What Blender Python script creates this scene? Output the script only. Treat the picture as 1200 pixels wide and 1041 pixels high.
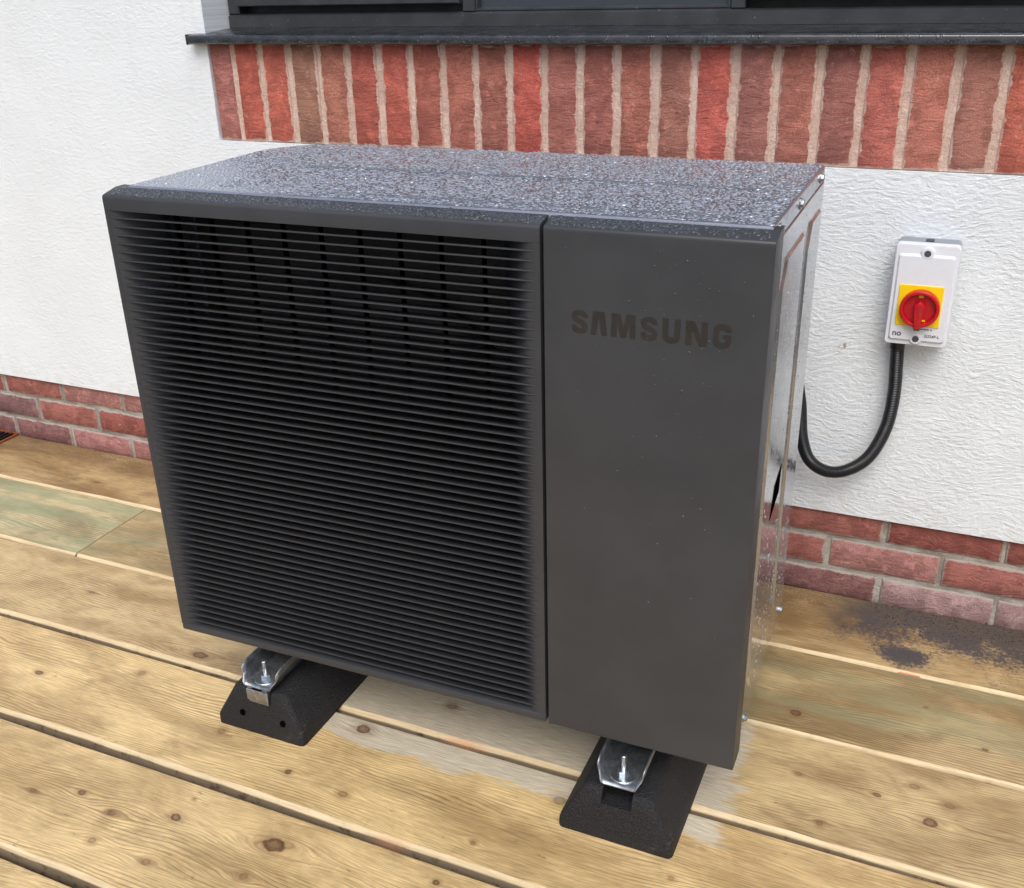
import bpy, bmesh, math, random
import numpy as np
from mathutils import Vector, Matrix

random.seed(7)
RNG = np.random.default_rng(11)
scene = bpy.context.scene
for o in list(bpy.data.objects):
    bpy.data.objects.remove(o)

# ------------------------------------------------------------------ camera
F_PX, YAW, PITCH, ROLL = 1201.76, -0.4238, -0.4287, -0.0263
CAM = Vector((0.5581, -1.9852, 1.2248))
fw = Vector((math.sin(YAW) * math.cos(PITCH), math.cos(YAW) * math.cos(PITCH), math.sin(PITCH)))
rt = Vector((math.cos(YAW), -math.sin(YAW), 0))
up = rt.cross(fw)
r2 = rt * math.cos(ROLL) + up * math.sin(ROLL)
u2 = up * math.cos(ROLL) - rt * math.sin(ROLL)
cam_d = bpy.data.cameras.new('camera')
cam_d.sensor_fit = 'HORIZONTAL'
cam_d.sensor_width = 36
cam_d.lens = 36 * F_PX / 1200
cam_d.clip_end = 2000
cam_d.clip_start = 0.02
cam = bpy.data.objects.new('camera', cam_d)
scene.collection.objects.link(cam)
cam.matrix_world = Matrix(((r2.x, u2.x, -fw.x, CAM.x), (r2.y, u2.y, -fw.y, CAM.y), (r2.z, u2.z, -fw.z, CAM.z), (0, 0, 0, 1)))
scene.camera = cam

# ------------------------------------------------------------------ sky, sun, exposure (overcast)
SUN_EL, SUN_AZ = 52, 162          # azimuth clockwise from +Y (the house side)
world = bpy.data.worlds.new('World')
scene.world = world
world.use_nodes = True
wn = world.node_tree
bg = wn.nodes['Background']
sky = wn.nodes.new('ShaderNodeTexSky')
sky.sky_type = 'NISHITA'
sky.sun_disc = False
sky.sun_elevation = math.radians(SUN_EL)
sky.sun_rotation = math.radians(SUN_AZ)
sky.air_density = 1.0
sky.dust_density = 6.0
sky.ozone_density = 1.0
hs = wn.nodes.new('ShaderNodeHueSaturation')
hs.inputs['Saturation'].default_value = 1.0
wn.links.new(sky.outputs[0], hs.inputs['Color'])
tint = wn.nodes.new('ShaderNodeMix')          # the even blue-grey of an overcast sky
tint.data_type = 'RGBA'
tint.blend_type = 'MULTIPLY'
tint.inputs[0].default_value = 1.0
tint.inputs[7].default_value = (0.93, 1.0, 1.09, 1)
wn.links.new(hs.outputs[0], tint.inputs[6])
wn.links.new(tint.outputs[2], bg.inputs['Color'])
bg.inputs['Strength'].default_value = 0.13

sun_d = bpy.data.lights.new('sun', 'SUN')
sun_d.energy = 1.1
sun_d.angle = math.radians(35)
sun_d.color = (0.95, 0.99, 1.0)
sun = bpy.data.objects.new('sun', sun_d)
scene.collection.objects.link(sun)
el, az = math.radians(SUN_EL), math.radians(SUN_AZ)
sdir = Vector((math.sin(az) * math.cos(el), math.cos(az) * math.cos(el), math.sin(el)))
sun.rotation_euler = (-sdir).to_track_quat('-Z', 'Y').to_euler()
sun.location = sdir * 20

vs = scene.view_settings
vs.view_transform = 'Standard'
vs.look = 'None'
vs.gamma = 1
vs.use_curve_mapping = False
vs.exposure = 0.12
scene.cycles.max_bounces = 6
scene.cycles.diffuse_bounces = 3
scene.cycles.glossy_bounces = 4


# ------------------------------------------------------------------ helpers
def lin(r, g, b):
    def f(c):
        c /= 255
        return c / 12.92 if c <= 0.04045 else ((c + 0.055) / 1.055) ** 2.4
    return (f(r), f(g), f(b), 1)


COL = scene.collection


def link(name, me, parent=None, mats=(), smooth=False, loc=None):
    o = bpy.data.objects.new(name, me)
    COL.objects.link(o)
    if not len(me.materials):
        for m in mats:
            me.materials.append(m)
    if parent:
        o.parent = parent
    if loc is not None:
        o.location = loc
    if smooth:
        me.shade_smooth()
    return o


def from_bm(name, bm, mat, parent=None, smooth=False, loc=None, autosmooth=None):
    bmesh.ops.recalc_face_normals(bm, faces=bm.faces[:])
    me = bpy.data.meshes.new(name)
    bm.to_mesh(me)
    bm.free()
    mats = mat if isinstance(mat, (list, tuple)) else (mat,)
    o = link(name, me, parent, mats, False, loc)
    if autosmooth is not None:
        me.shade_smooth()
        me.set_sharp_from_angle(angle=math.radians(autosmooth))
    elif smooth:
        me.shade_smooth()
    return o


def tag(o, label=None, cat=None, group=None, kind=None):
    if label: o['label'] = label
    if cat: o['category'] = cat
    if group: o['group'] = group
    if kind: o['kind'] = kind
    return o


def empty(name, loc=(0, 0, 0), rz=0.0):
    o = bpy.data.objects.new(name, None)
    o.empty_display_size = 0.1
    COL.objects.link(o)
    o.location = loc
    o.rotation_euler = (0, 0, rz)
    return o


def box(bm, x0, x1, y0, y1, z0, z1, bev=0.0, seg=2):
    vs_ = [bm.verts.new(p) for p in ((x0, y0, z0), (x1, y0, z0), (x1, y1, z0), (x0, y1, z0), (x0, y0, z1), (x1, y0, z1), (x1, y1, z1), (x0, y1, z1))]
    fs = [bm.faces.new([vs_[i] for i in q]) for q in ((0, 3, 2, 1), (4, 5, 6, 7), (0, 1, 5, 4), (1, 2, 6, 5), (2, 3, 7, 6), (3, 0, 4, 7))]
    if bev > 0:
        es = list({e for f in fs for e in f.edges})
        bmesh.ops.bevel(bm, geom=es, offset=bev, segments=seg, profile=0.5, affect='EDGES')


def prism(bm, poly, axis, a, b):
    """extrude a closed 2D polygon along axis from a to b. axis 'x': poly=(y,z); 'y': (x,z); 'z': (x,y)"""
    def P(p, t):
        return {'x': (t, p[0], p[1]), 'y': (p[0], t, p[1]), 'z': (p[0], p[1], t)}[axis]
    A = [bm.verts.new(P(p, a)) for p in poly]
    B = [bm.verts.new(P(p, b)) for p in poly]
    n = len(poly)
    bm.faces.new(A)
    bm.faces.new(B[::-1])
    for i in range(n):
        bm.faces.new((A[i], B[i], B[(i + 1) % n], A[(i + 1) % n]))


def strip(bm, pts, axis, a, b):
    """open sheet: polyline swept along axis"""
    def P(p, t):
        return {'x': (t, p[0], p[1]), 'y': (p[0], t, p[1]), 'z': (p[0], p[1], t)}[axis]
    A = [bm.verts.new(P(p, a)) for p in pts]
    B = [bm.verts.new(P(p, b)) for p in pts]
    for i in range(len(pts) - 1):
        bm.faces.new((A[i], A[i + 1], B[i + 1], B[i]))


def cyl(bm, c, d, r, h, n=16, r2=None, bev=0.0):
    c = Vector(c)
    d = Vector(d).normalized()
    q = d.to_track_quat('Z', 'Y')
    r2 = r if r2 is None else r2
    rings = [(r, 0.0)]
    if bev > 0:
        rings += [(r2, h - bev), (r2 - bev, h)]
    else:
        rings += [(r2, h)]
    R_ = []
    for rr, t in rings:
        R_.append([bm.verts.new(c + q @ Vector((rr * math.cos(2 * math.pi * i / n), rr * math.sin(2 * math.pi * i / n), t))) for i in range(n)])
    for a, b in zip(R_, R_[1:]):
        for i in range(n):
            bm.faces.new((a[i], a[(i + 1) % n], b[(i + 1) % n], b[i]))
    bm.faces.new(R_[0][::-1])
    bm.faces.new(R_[-1])


def ring(bm, c, d, r_out, r_in, h, n=32):
    c = Vector(c)
    q = Vector(d).normalized().to_track_quat('Z', 'Y')
    L = []
    b = min(0.002, (r_out - r_in) * 0.3)
    for rr, t in ((r_out, 0), (r_out, h - b), (r_out - b, h), (r_in + b, h), (r_in, h - b), (r_in, 0)):
        L.append([bm.verts.new(c + q @ Vector((rr * math.cos(2 * math.pi * i / n), rr * math.sin(2 * math.pi * i / n), t))) for i in range(n)])
    for a, b_ in zip(L, L[1:] + L[:1]):
        for i in range(n):
            bm.faces.new((a[i], a[(i + 1) % n], b_[(i + 1) % n], b_[i]))


# ------------------------------------------------------------------ node helper
class NT:
    def __init__(self, name):
        self.m = bpy.data.materials.new(name)
        self.m.use_nodes = True
        self.t = self.m.node_tree
        self.b = self.t.nodes['Principled BSDF']

    def n(self, typ, **kw):
        nd = self.t.nodes.new(typ)
        for k, v in kw.items():
            setattr(nd, k, v)
        return nd

    def put(self, sock, v):
        if v is None: return
        if hasattr(v, 'is_output'):
            self.t.links.new(v, sock)
        else:
            if sock.type == 'RGBA' and len(v) == 3: v = (*v, 1)
            sock.default_value = v

    def math(self, op, a, b=None, c=None, clamp=False):
        nd = self.n('ShaderNodeMath', operation=op)
        nd.use_clamp = clamp
        for i, v in enumerate((a, b, c)):
            self.put(nd.inputs[i], v)
        return nd.outputs[0]

    def vmath(self, op, a, b=None):
        nd = self.n('ShaderNodeVectorMath', operation=op)
        self.put(nd.inputs[0], a)
        if b is not None: self.put(nd.inputs[1], b)
        return nd.outputs['Value'] if op in ('LENGTH', 'DISTANCE', 'DOT_PRODUCT') else nd.outputs[0]

    def noise(self, vec, scale, detail=3.0, rough=0.55, dist=0.0, col=False):
        nd = self.n('ShaderNodeTexNoise')
        self.put(nd.inputs['Vector'], vec)
        nd.inputs['Scale'].default_value = scale
        nd.inputs['Detail'].default_value = detail
        nd.inputs['Roughness'].default_value = rough
        nd.inputs['Distortion'].default_value = dist
        return nd.outputs['Color' if col else 'Fac']

    def vor(self, vec, scale, feature='F1', rnd=1.0):
        nd = self.n('ShaderNodeTexVoronoi', feature=feature)
        self.put(nd.inputs['Vector'], vec)
        nd.inputs['Scale'].default_value = scale
        nd.inputs['Randomness'].default_value = rnd
        return nd.outputs['Distance']

    def mr(self, v, a, b, c=0.0, d=1.0, smooth=True):
        nd = self.n('ShaderNodeMapRange', interpolation_type='SMOOTHSTEP' if smooth else 'LINEAR')
        self.put(nd.inputs[0], v)
        for i, x in enumerate((a, b, c, d)):
            self.put(nd.inputs[1 + i], x)
        return nd.outputs[0]

    def mix(self, f, a, b, blend='MIX'):
        nd = self.n('ShaderNodeMix', data_type='RGBA', blend_type=blend)
        self.put(nd.inputs[0], f)
        self.put(nd.inputs[6], a)
        self.put(nd.inputs[7], b)
        return nd.outputs[2]

    def obj(self):
        return self.n('ShaderNodeTexCoord').outputs['Object']

    def pos(self):
        return self.n('ShaderNodeNewGeometry').outputs['Position']

    def map(self, vec, scale=(1, 1, 1), loc=(0, 0, 0), rot=(0, 0, 0)):
        nd = self.n('ShaderNodeMapping')
        self.put(nd.inputs[0], vec)
        nd.inputs['Location'].default_value = loc
        nd.inputs['Rotation'].default_value = rot
        nd.inputs['Scale'].default_value = scale
        return nd.outputs[0]

    def sep(self, v):
        nd = self.n('ShaderNodeSeparateXYZ')
        self.put(nd.inputs[0], v)
        return nd.outputs

    def comb(self, x, y, z):
        nd = self.n('ShaderNodeCombineXYZ')
        for i, v in enumerate((x, y, z)):
            self.put(nd.inputs[i], v)
        return nd.outputs[0]

    def bump(self, h, strength=0.5, dist=0.002):
        nd = self.n('ShaderNodeBump')
        nd.inputs['Strength'].default_value = strength
        nd.inputs['Distance'].default_value = dist
        self.put(nd.inputs['Height'], h)
        self.t.links.new(nd.outputs[0], self.b.inputs['Normal'])

    def base(self, v): self.put(self.b.inputs['Base Color'], v)
    def rough(self, v): self.put(self.b.inputs['Roughness'], v)
    def spec(self, v): self.put(self.b.inputs['Specular IOR Level'], v)
    def metal(self, v): self.put(self.b.inputs['Metallic'], v)


def simple(name, col, rough=0.5, metal=0.0, var=0.12, scale=60, bump=0.0, bdist=0.001, bscale=300, ior=None, spec=None):
    t = NT(name)
    c = t.obj()
    nz = t.noise(c, scale, 4)
    k = t.mr(nz, 0.25, 0.75, 1 - var, 1 + var)
    t.base(t.mix(1.0, col, t.comb(k, k, k), 'MULTIPLY'))
    t.rough(t.mr(t.noise(c, scale * 0.6, 3), 0.3, 0.7, max(0, rough - 0.07), rough + 0.07))
    t.metal(metal)
    if spec is not None: t.spec(spec)
    if ior: t.b.inputs['IOR'].default_value = ior
    if bump: t.bump(t.noise(c, bscale, 3), bump, bdist)
    return t.m


# ------------------------------------------------------------------ materials
def mat_render():
    t = NT('white_render')
    p = t.pos()
    x, y, z = t.sep(p)
    flat = t.comb(x, 0.0, z)
    warp = t.vmath('MULTIPLY', t.vmath('SUBTRACT', t.noise(flat, 7, 2, 0.5, 0, True), (0.5, 0.5, 0.5)), (0.06, 0, 0.06))
    w = t.vmath('ADD', flat, warp)
    # trowel strokes in three directions, chosen patch by patch
    a = t.noise(t.map(w, (48, 1, 150), rot=(0, 0.12, 0)), 1, 5, 0.62)
    b = t.noise(t.map(w, (56, 1, 150), rot=(0, -0.65, 0)), 1, 5, 0.62)
    c = t.noise(t.map(w, (56, 1, 140), rot=(0, 0.8, 0)), 1, 5, 0.62)
    s1 = t.mr(t.noise(flat, 5.5, 2), 0.42, 0.58)
    s2 = t.mr(t.noise(t.vmath('ADD', flat, (9, 0, 4)), 6.5, 2), 0.47, 0.6)
    h = t.mix(s2, t.mix(s1, a, b), c)
    hh = t.sep(h)[0]
    fine = t.noise(flat, 260, 3)
    lump = t.noise(flat, 9, 3)
    # trowel ridges: a few sharp lines
    ridge = t.math('ABSOLUTE', t.math('SUBTRACT', t.noise(t.map(w, (6, 1, 20), rot=(0, 0.3, 0)), 1, 3, 0.5), 0.5))
    rd = t.mr(ridge, 0.0, 0.02, 1.0, 0.0)
    amp = t.mr(x, -1.1, 0.1, 0.42, 1.0)      # left of the pump the render is trowelled smoother
    H = t.math('ADD', t.math('MULTIPLY', hh, 1.0), t.math('MULTIPLY', t.noise(flat, 130, 4, 0.65), 0.35))
    H = t.math('MULTIPLY', t.math('ADD', H, t.math('MULTIPLY', rd, 0.10)), amp)
    H = t.math('ADD', H, t.math('MULTIPLY', lump, 0.55))
    t.bump(H, 0.8, 0.0062)
    dirt = t.mr(t.noise(flat, 3.2, 4), 0.4, 0.75)
    col = t.mix(t.math('MULTIPLY', dirt, 0.35), lin(231, 235, 238), lin(219, 222, 224))
    drip = t.math('MULTIPLY', t.mr(t.noise(t.map(flat, (34, 1, 2.2)), 1, 4, 0.6), 0.56, 0.74), t.mr(z, 0.45, 1.0, 0.0, 0.10))
    col = t.mix(drip, col, lin(190, 188, 178))
    # splashed dirt near the foot of the render, brown scuff beside the switch
    foot = t.mr(z, 0.2, 0.30, 0.22, 0.0)
    foot = t.math('MULTIPLY', foot, t.mr(t.noise(flat, 40, 4), 0.4, 0.7))
    col = t.mix(foot, col, lin(196, 186, 160))
    d = t.vmath('LENGTH', t.vmath('MULTIPLY', t.map(t.vmath('SUBTRACT', p, (0.375, 0, 0.557)), rot=(0, 0.7, 0)), (1, 0, 2.2)))
    sc = t.math('MULTIPLY', t.mr(d, 0.004, 0.02, 1, 0), t.mr(t.noise(p, 160, 4), 0.45, 0.56))
    col = t.mix(t.math('MULTIPLY', sc, 0.75), col, lin(150, 125, 90))
    t.base(col)
    t.rough(0.82)
    t.spec(0.3)
    return t.m


def mat_brick(name, hw, hh, mort):
    t = NT(name)
    c = t.obj()
    oi = t.n('ShaderNodeObjectInfo')
    rnd = oi.outputs['Random']
    off = t.comb(t.math('MULTIPLY', rnd, 37.0), t.math('MULTIPLY', rnd, 91.0), t.math('MULTIPLY', rnd, 13.0))
    v = t.vmath('ADD', c, off)
    base = oi.outputs['Color']
    blotch = t.noise(v, 22, 4, 0.6, 0.6)
    dark = t.mix(1, base, (0.74, 0.70, 0.70, 1), 'MULTIPLY')
    lite = t.mix(1, base, (1.25, 1.22, 1.2, 1), 'MULTIPLY')
    col = t.mix(t.mr(blotch, 0.42, 0.6), dark, base)
    col = t.mix(t.mr(t.noise(v, 34, 4, 0.6), 0.55, 0.72), col, lite)
    fine = t.noise(v, 420, 4, 0.7)
    k = t.mr(fine, 0.25, 0.75, 0.66, 1.34)
    col = t.mix(1, col, t.comb(k, k, k), 'MULTIPLY')
    crk = t.mr(t.math('ABSOLUTE', t.math('SUBTRACT', t.noise(t.map(v, (18, 18, 50)), 1, 4, 0.6, 1.0), 0.5)), 0.0, 0.022, 0.45, 0.0)
    col = t.mix(t.math('MULTIPLY', crk, t.mr(t.noise(v, 16, 2), 0.45, 0.6)), col, lin(84, 52, 44))
    # pale mortar smears and efflorescence
    ef = t.math('MULTIPLY', t.mr(t.noise(v, 60, 5, 0.7, 0.5), 0.60, 0.72), t.mr(t.noise(v, 12, 2), 0.42, 0.62))
    col = t.mix(t.math('MULTIPLY', ef, 0.6), col, lin(215, 190, 175))
    cx, cy, cz = t.sep(c)
    dx = t.math('SUBTRACT', hw, t.math('ABSOLUTE', cx))
    dz = t.math('SUBTRACT', hh, t.math('ABSOLUTE', cz))
    dd = t.math('MINIMUM', dx, dz)
    sm = t.mr(t.math('SUBTRACT', dd, t.math('MULTIPLY', t.math('SUBTRACT', t.noise(v, 42, 6, 0.68), 0.38), 0.020)), -0.0008, 0.0014, 1.0, 0.0)
    col = t.mix(t.math('MULTIPLY', sm, 0.9), col, mort)
    t.base(col)
    t.rough(t.mr(t.noise(v, 30, 3), 0.3, 0.7, 0.6, 0.85))
    # creased, sanded face
    cr = t.noise(t.map(v, (26, 26, 70)), 1, 6, 0.66, 1.6)
    h = t.math('ADD', t.math('MULTIPLY', cr, 1.0), t.math('MULTIPLY', fine, 0.35))
    t.bump(h, 0.85, 0.0065)
    return t.m


def mat_mortar(name, c1, c2):
    t = NT(name)
    p = t.pos()
    col = t.mix(t.mr(t.noise(p, 14, 4), 0.3, 0.7), c1, c2)
    k = t.mr(t.noise(p, 500, 3, 0.7), 0.2, 0.8, 0.75, 1.2)
    col = t.mix(1, col, t.comb(k, k, k), 'MULTIPLY')
    t.base(col)
    t.rough(0.9)
    t.bump(t.math('ADD', t.noise(p, 70, 5, 0.65), t.math('MULTIPLY', t.noise(p, 420, 3), 0.3)), 0.9, 0.006)
    return t.m


def mat_wood(name, seed, knots=(), light=(229, 198, 143), mid=(181, 152, 105), late=(111, 84, 50), green=0.0, dirty=0.38,
             ringw=0.0062, soil=0.0, grit=0.0, dry=False, gloss=0.30):
    """knots: (x, y, radius, elongation) in the board's own coordinates"""
    t = NT(name)
    P = t.obj()
    W = t.pos()
    x, y, z = t.sep(P)
    o = (seed * 3.17, seed * 7.31, seed * 1.7)
    warp = None
    kmask = None
    khalo = None
    jit = t.math('MULTIPLY', t.math('SUBTRACT', t.noise(P, 75, 4, 0.6), 0.5), 1.0)
    for ki, (kx, ky, r, e) in enumerate(knots):
        r *= 0.74 if ki % 3 == 0 else 0.58
        kst = (0.45 + 0.55 * (ki % 3 == 0)) + 0.0 * ((ki * 0.618 + seed * 0.37) % 1.0)
        dv = t.vmath('SUBTRACT', P, (kx, ky, 0))
        dn = t.vmath('LENGTH', t.vmath('MULTIPLY', dv, (1 / (r * e), 1 / r, 0)))
        far = t.vmath('LENGTH', t.vmath('MULTIPLY', dv, (1 / (5.0 * r * e), 1 / (2.6 * r), 0)))
        g = t.mr(far, 0.0, 1.6, 1.0, 0.0)
        sy = t.math('SUBTRACT', y, ky)
        wv = t.math('MULTIPLY', t.math('MULTIPLY', g, sy), -0.85)
        warp = wv if warp is None else t.math('ADD', warp, wv)
        dj = t.math('ADD', dn, jit)
        m = t.math('MULTIPLY', t.mr(dj, 0.85, 1.15, kst, 0.0), t.mr(dj, 0.2, 0.95, 0.6, 1.0))
        hl = t.math('MULTIPLY', t.mr(dj, 0.6, 3.0, 1.0, 0.0), 0.5)
        kmask = m if kmask is None else t.math('MAXIMUM', kmask, m)
        khalo = hl if khalo is None else t.math('MAXIMUM', khalo, hl)
    yw = y if warp is None else t.math('ADD', y, warp)
    # slow waviness of the grain (flat sawn: cathedral figures)
    low = t.noise(t.vmath('ADD', t.comb(t.math('MULTIPLY', x, 1.3), t.math('MULTIPLY', y, 5.0), 0), o), 1.6, 2, 0.5)
    u = t.math('ADD', yw, t.math('MULTIPLY', low, 0.075))
    wob = t.noise(t.vmath('ADD', t.comb(t.math('MULTIPLY', x, 9.0), t.math('MULTIPLY', u, 30.0), 0), o), 1.0, 3)
    ph = t.math('ADD', t.math('MULTIPLY', u, 1 / ringw), t.math('MULTIPLY', wob, 1.6))
    fr = t.math('FRACT', ph)
    lateband = t.math('MULTIPLY', t.mr(fr, 0.42, 0.90), t.mr(fr, 0.92, 1.0, 1.0, 0.0))
    wid = t.mr(t.noise(t.vmath('ADD', t.comb(t.math('MULTIPLY', x, 2.0), t.math('MULTIPLY', u, 14.0), 3.0), o), 1.0, 2), 0.3, 0.7, 0.05, 1.0)
    fib = t.noise(t.vmath('ADD', t.comb(t.math('MULTIPLY', x, 26.0), t.math('MULTIPLY', u, 900.0), 0), o), 1.0, 4, 0.65)
    blot = t.noise(t.vmath('ADD', t.comb(t.math('MULTIPLY', x, 4.0), t.math('MULTIPLY', y, 9.0), 0), o), 1.0, 5, 0.62, 0.4)
    col = t.mix(t.mr(blot, 0.34, 0.62), lin(*mid), lin(*light))
    col = t.mix(t.math('MULTIPLY', t.math('MULTIPLY', lateband, wid), 0.62), col, lin(*late))
    k = t.mr(fib, 0.28, 0.72, 0.66, 1.26)
    col = t.mix(1, col, t.comb(k, k, k), 'MULTIPLY')
    # tea-coloured and grey weather stains
    st = t.mr(t.noise(t.vmath('ADD', t.comb(t.math('MULTIPLY', x, 7.0), t.math('MULTIPLY', y, 16.0), 5.0), o), 1.0, 6, 0.7, 0.8), 0.5, 0.74)
    col = t.mix(t.math('MULTIPLY', st, dirty), col, lin(112, 84, 54))
    sp = t.math('MULTIPLY', t.mr(t.noise(t.vmath('ADD', t.comb(t.math('MULTIPLY', x, 45.0), t.math('MULTIPLY', y, 90.0), 1.0), o), 1.0, 3, 0.6), 0.68, 0.76), 0.55)
    col = t.mix(sp, col, lin(84, 62, 44))
    if green:
        gx = t.noise(t.vmath('ADD', t.comb(t.math('MULTIPLY', x, 2.5), t.math('MULTIPLY', y, 22.0), 2.0), o), 1.0, 4, 0.6)
        col = t.mix(t.math('MULTIPLY', t.mr(gx, 0.4, 0.62), green), col, lin(140, 148, 114))
    wetness = t.mr(t.noise(t.comb(t.math('MULTIPLY', x, 5.0), t.math('MULTIPLY', y, 16.0), seed), 1.0, 5, 0.65), 0.35, 0.65)
    rough = t.mr(wetness, 0.0, 1.0, gloss + 0.22, gloss)
    if dry:
        # timber kept dry below the pump: ragged outline about its footprint
        wx, wy, wz = t.sep(W)
        rag = t.math('ADD', t.math('MULTIPLY', t.math('SUBTRACT', t.noise(t.comb(t.math('MULTIPLY', wx, 13.0), t.math('MULTIPLY', wy, 60.0), 0), 1.0, 5, 0.68), 0.5), 0.10), 0.0)
        rag2 = t.math('MULTIPLY', t.math('SUBTRACT', t.noise(t.comb(t.math('MULTIPLY', wx, 4.0), 0.0, 7.7), 1.0, 2), 0.5), 0.07)
        edge = t.math('ADD', t.math('ADD', wy, 0.797), t.math('ADD', rag, rag2))
        m1 = t.mr(edge, -0.005, 0.008)
        e2 = t.math('ADD', t.math('SUBTRACT', 0.345, wx), t.math('MULTIPLY', rag, 1.3))
        m2 = t.mr(e2, -0.012, 0.012)
        m3 = t.mr(t.math('ADD', t.math('ADD', wx, 0.40), rag), -0.006, 0.006)
        dm = t.math('MULTIPLY', t.math('MULTIPLY', m1, m2), m3)
        dcol = t.mix(t.math('MULTIPLY', t.math('MULTIPLY', lateband, wid), 0.5), lin(205, 192, 168), lin(168, 152, 128))
        dcol = t.mix(1, dcol, t.comb(k, k, k), 'MULTIPLY')
        col = t.mix(dm, col, dcol)
        rough = t.math('ADD', rough, t.math('MULTIPLY', dm, 0.35))
    if kmask is not None:
        krn = t.math('FRACT', t.math('MULTIPLY', t.math('ADD', t.noise(P, 90, 2), t.math('MULTIPLY', fib, 0.2)), 6.0))
        kc = t.mix(krn, lin(54, 35, 23), lin(118, 80, 50))
        col = t.mix(t.math('MULTIPLY', khalo, 0.85), col, lin(128, 88, 50))
        col = t.mix(t.math('MULTIPLY', kmask, 0.9), col, kc)
    if soil:
        wx, wy, wz = t.sep(W)
        n1 = t.noise(W, 13, 5, 0.68)
        n2 = t.noise(W, 130, 3, 0.7)
        f = t.math('ADD', t.mr(wy, -0.20, -0.03, -0.10, 0.5, False), t.math('SUBTRACT', n1, 0.5))
        f = t.math('ADD', f, t.math('MULTIPLY', t.math('SUBTRACT', n2, 0.5), 0.9))
        b1 = t.mr(t.vmath('LENGTH', t.vmath('MULTIPLY', t.vmath('SUBTRACT', W, (0.565, -0.185, 0)), (16, 26, 0))), 0.2, 1.2, 0.42, 0.0)
        f = t.math('ADD', f, b1)
        sm = t.math('MULTIPLY', t.mr(f, -0.05, 0.30), t.mr(t.math('ADD', wx, t.math('MULTIPLY', n1, 0.15)), 0.45, 0.58))
        col = t.mix(t.math('MULTIPLY', sm, soil), col, t.mix(n2, lin(46, 43, 46), lin(86, 80, 82)))
        rough = t.math('ADD', rough, t.math('MULTIPLY', sm, 0.3))
    if grit:
        wx, wy, wz = t.sep(W)
        n2 = t.noise(W, 220, 3, 0.7)
        f = t.math('MULTIPLY', t.mr(t.math('ADD', wy, t.math('MULTIPLY', t.noise(W, 16, 3), 0.10)), -0.10, 0.04), t.mr(n2, 0.4, 0.6))
        col = t.mix(t.math('MULTIPLY', f, grit), col, lin(104, 88, 66))
    t.base(col)
    t.rough(rough)
    t.spec(0.45)
    hgt = t.noise(t.comb(t.math('MULTIPLY', x, 18.0), t.math('MULTIPLY', y, 420.0), seed), 1.0, 3, 0.6)
    t.bump(hgt, 0.4, 0.0012)
    return t.m


def mat_sawn():
    t = NT('pale_sawn_timber_edge')
    W = t.pos()
    x, y, z = t.sep(W)
    a = t.noise(t.comb(t.math('MULTIPLY', x, 14.0), t.math('MULTIPLY', z, 300.0), y), 1.0, 4, 0.6)
    col = t.mix(t.mr(a, 0.3, 0.7), lin(206, 182, 140), lin(228, 206, 166))
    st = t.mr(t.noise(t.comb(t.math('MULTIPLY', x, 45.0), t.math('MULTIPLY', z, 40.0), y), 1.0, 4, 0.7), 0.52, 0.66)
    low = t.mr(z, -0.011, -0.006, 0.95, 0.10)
    col = t.mix(t.mr(z, -0.0105, -0.007, 0.85, 0.0), col, lin(118, 102, 84))  # lower edge greyed: damp timber plus the gap's shade painted into the colour
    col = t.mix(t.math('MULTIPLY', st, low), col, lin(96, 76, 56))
    red = t.mr(t.noise(t.comb(t.math('MULTIPLY', x, 3.0), 0.0, y), 1.0, 2), 0.62, 0.74)
    col = t.mix(t.math('MULTIPLY', red, 0.5), col, lin(222, 160, 118))
    t.base(col)
    t.rough(0.75)
    t.bump(a, 0.3, 0.001)
    return t.m


def mat_plastic_panel():
    t = NT('charcoal_fascia_plastic')
    c = t.obj()
    nz = t.noise(c, 7, 4, 0.6)
    col = t.mix(t.mr(nz, 0.3, 0.7), lin(57, 58, 61), lin(63, 64, 67))
    sp = t.mr(t.noise(c, 240, 2), 0.74, 0.80)
    col = t.mix(t.math('MULTIPLY', sp, 0.5), col, lin(34, 34, 36))
    t.base(col)
    t.rough(t.mr(t.noise(c, 12, 4), 0.3, 0.7, 0.40, 0.55))
    t.spec(0.4)
    t.bump(t.noise(c, 1500, 2), 0.12, 0.0004)
    return t.m


def mat_cabinet(name, c1, c2, met, r1, r2):
    t = NT(name)
    c = t.obj()
    t.base(t.mix(t.mr(t.noise(c, 9, 3), 0.3, 0.7), c1, c2))
    t.rough(t.mr(t.noise(c, 40, 4), 0.35, 0.7, r1, r2))
    t.metal(met)
    t.spec(0.7)
    bead = t.mr(t.vor(t.vmath('ADD', c, t.vmath('MULTIPLY', t.noise(c, 90, 2, 0.5, 0, True), (0.012, 0.012, 0.012))), 230), 0.10, 0.42, 1, 0)
    bead = t.math('MULTIPLY', bead, t.mr(t.noise(c, 18, 3), 0.42, 0.56))
    t.bump(bead, 0.16, 0.0007)
    return t.m


def mat_bead():
    t = NT('rain_bead')
    t.base(lin(70, 73, 80))
    t.rough(t.mr(t.noise(t.obj(), 30, 2), 0, 1, 0.03, 0.06))
    t.b.inputs['IOR'].default_value = 1.36
    return t.m


def mat_water():
    t = NT('rain_water')
    c = t.obj()
    t.base(lin(208, 213, 224))
    t.metal(0.7)
    t.rough(0.12)
    t.b.inputs['IOR'].default_value = 1.38
    t.spec(0.6)
    return t.m


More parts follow.
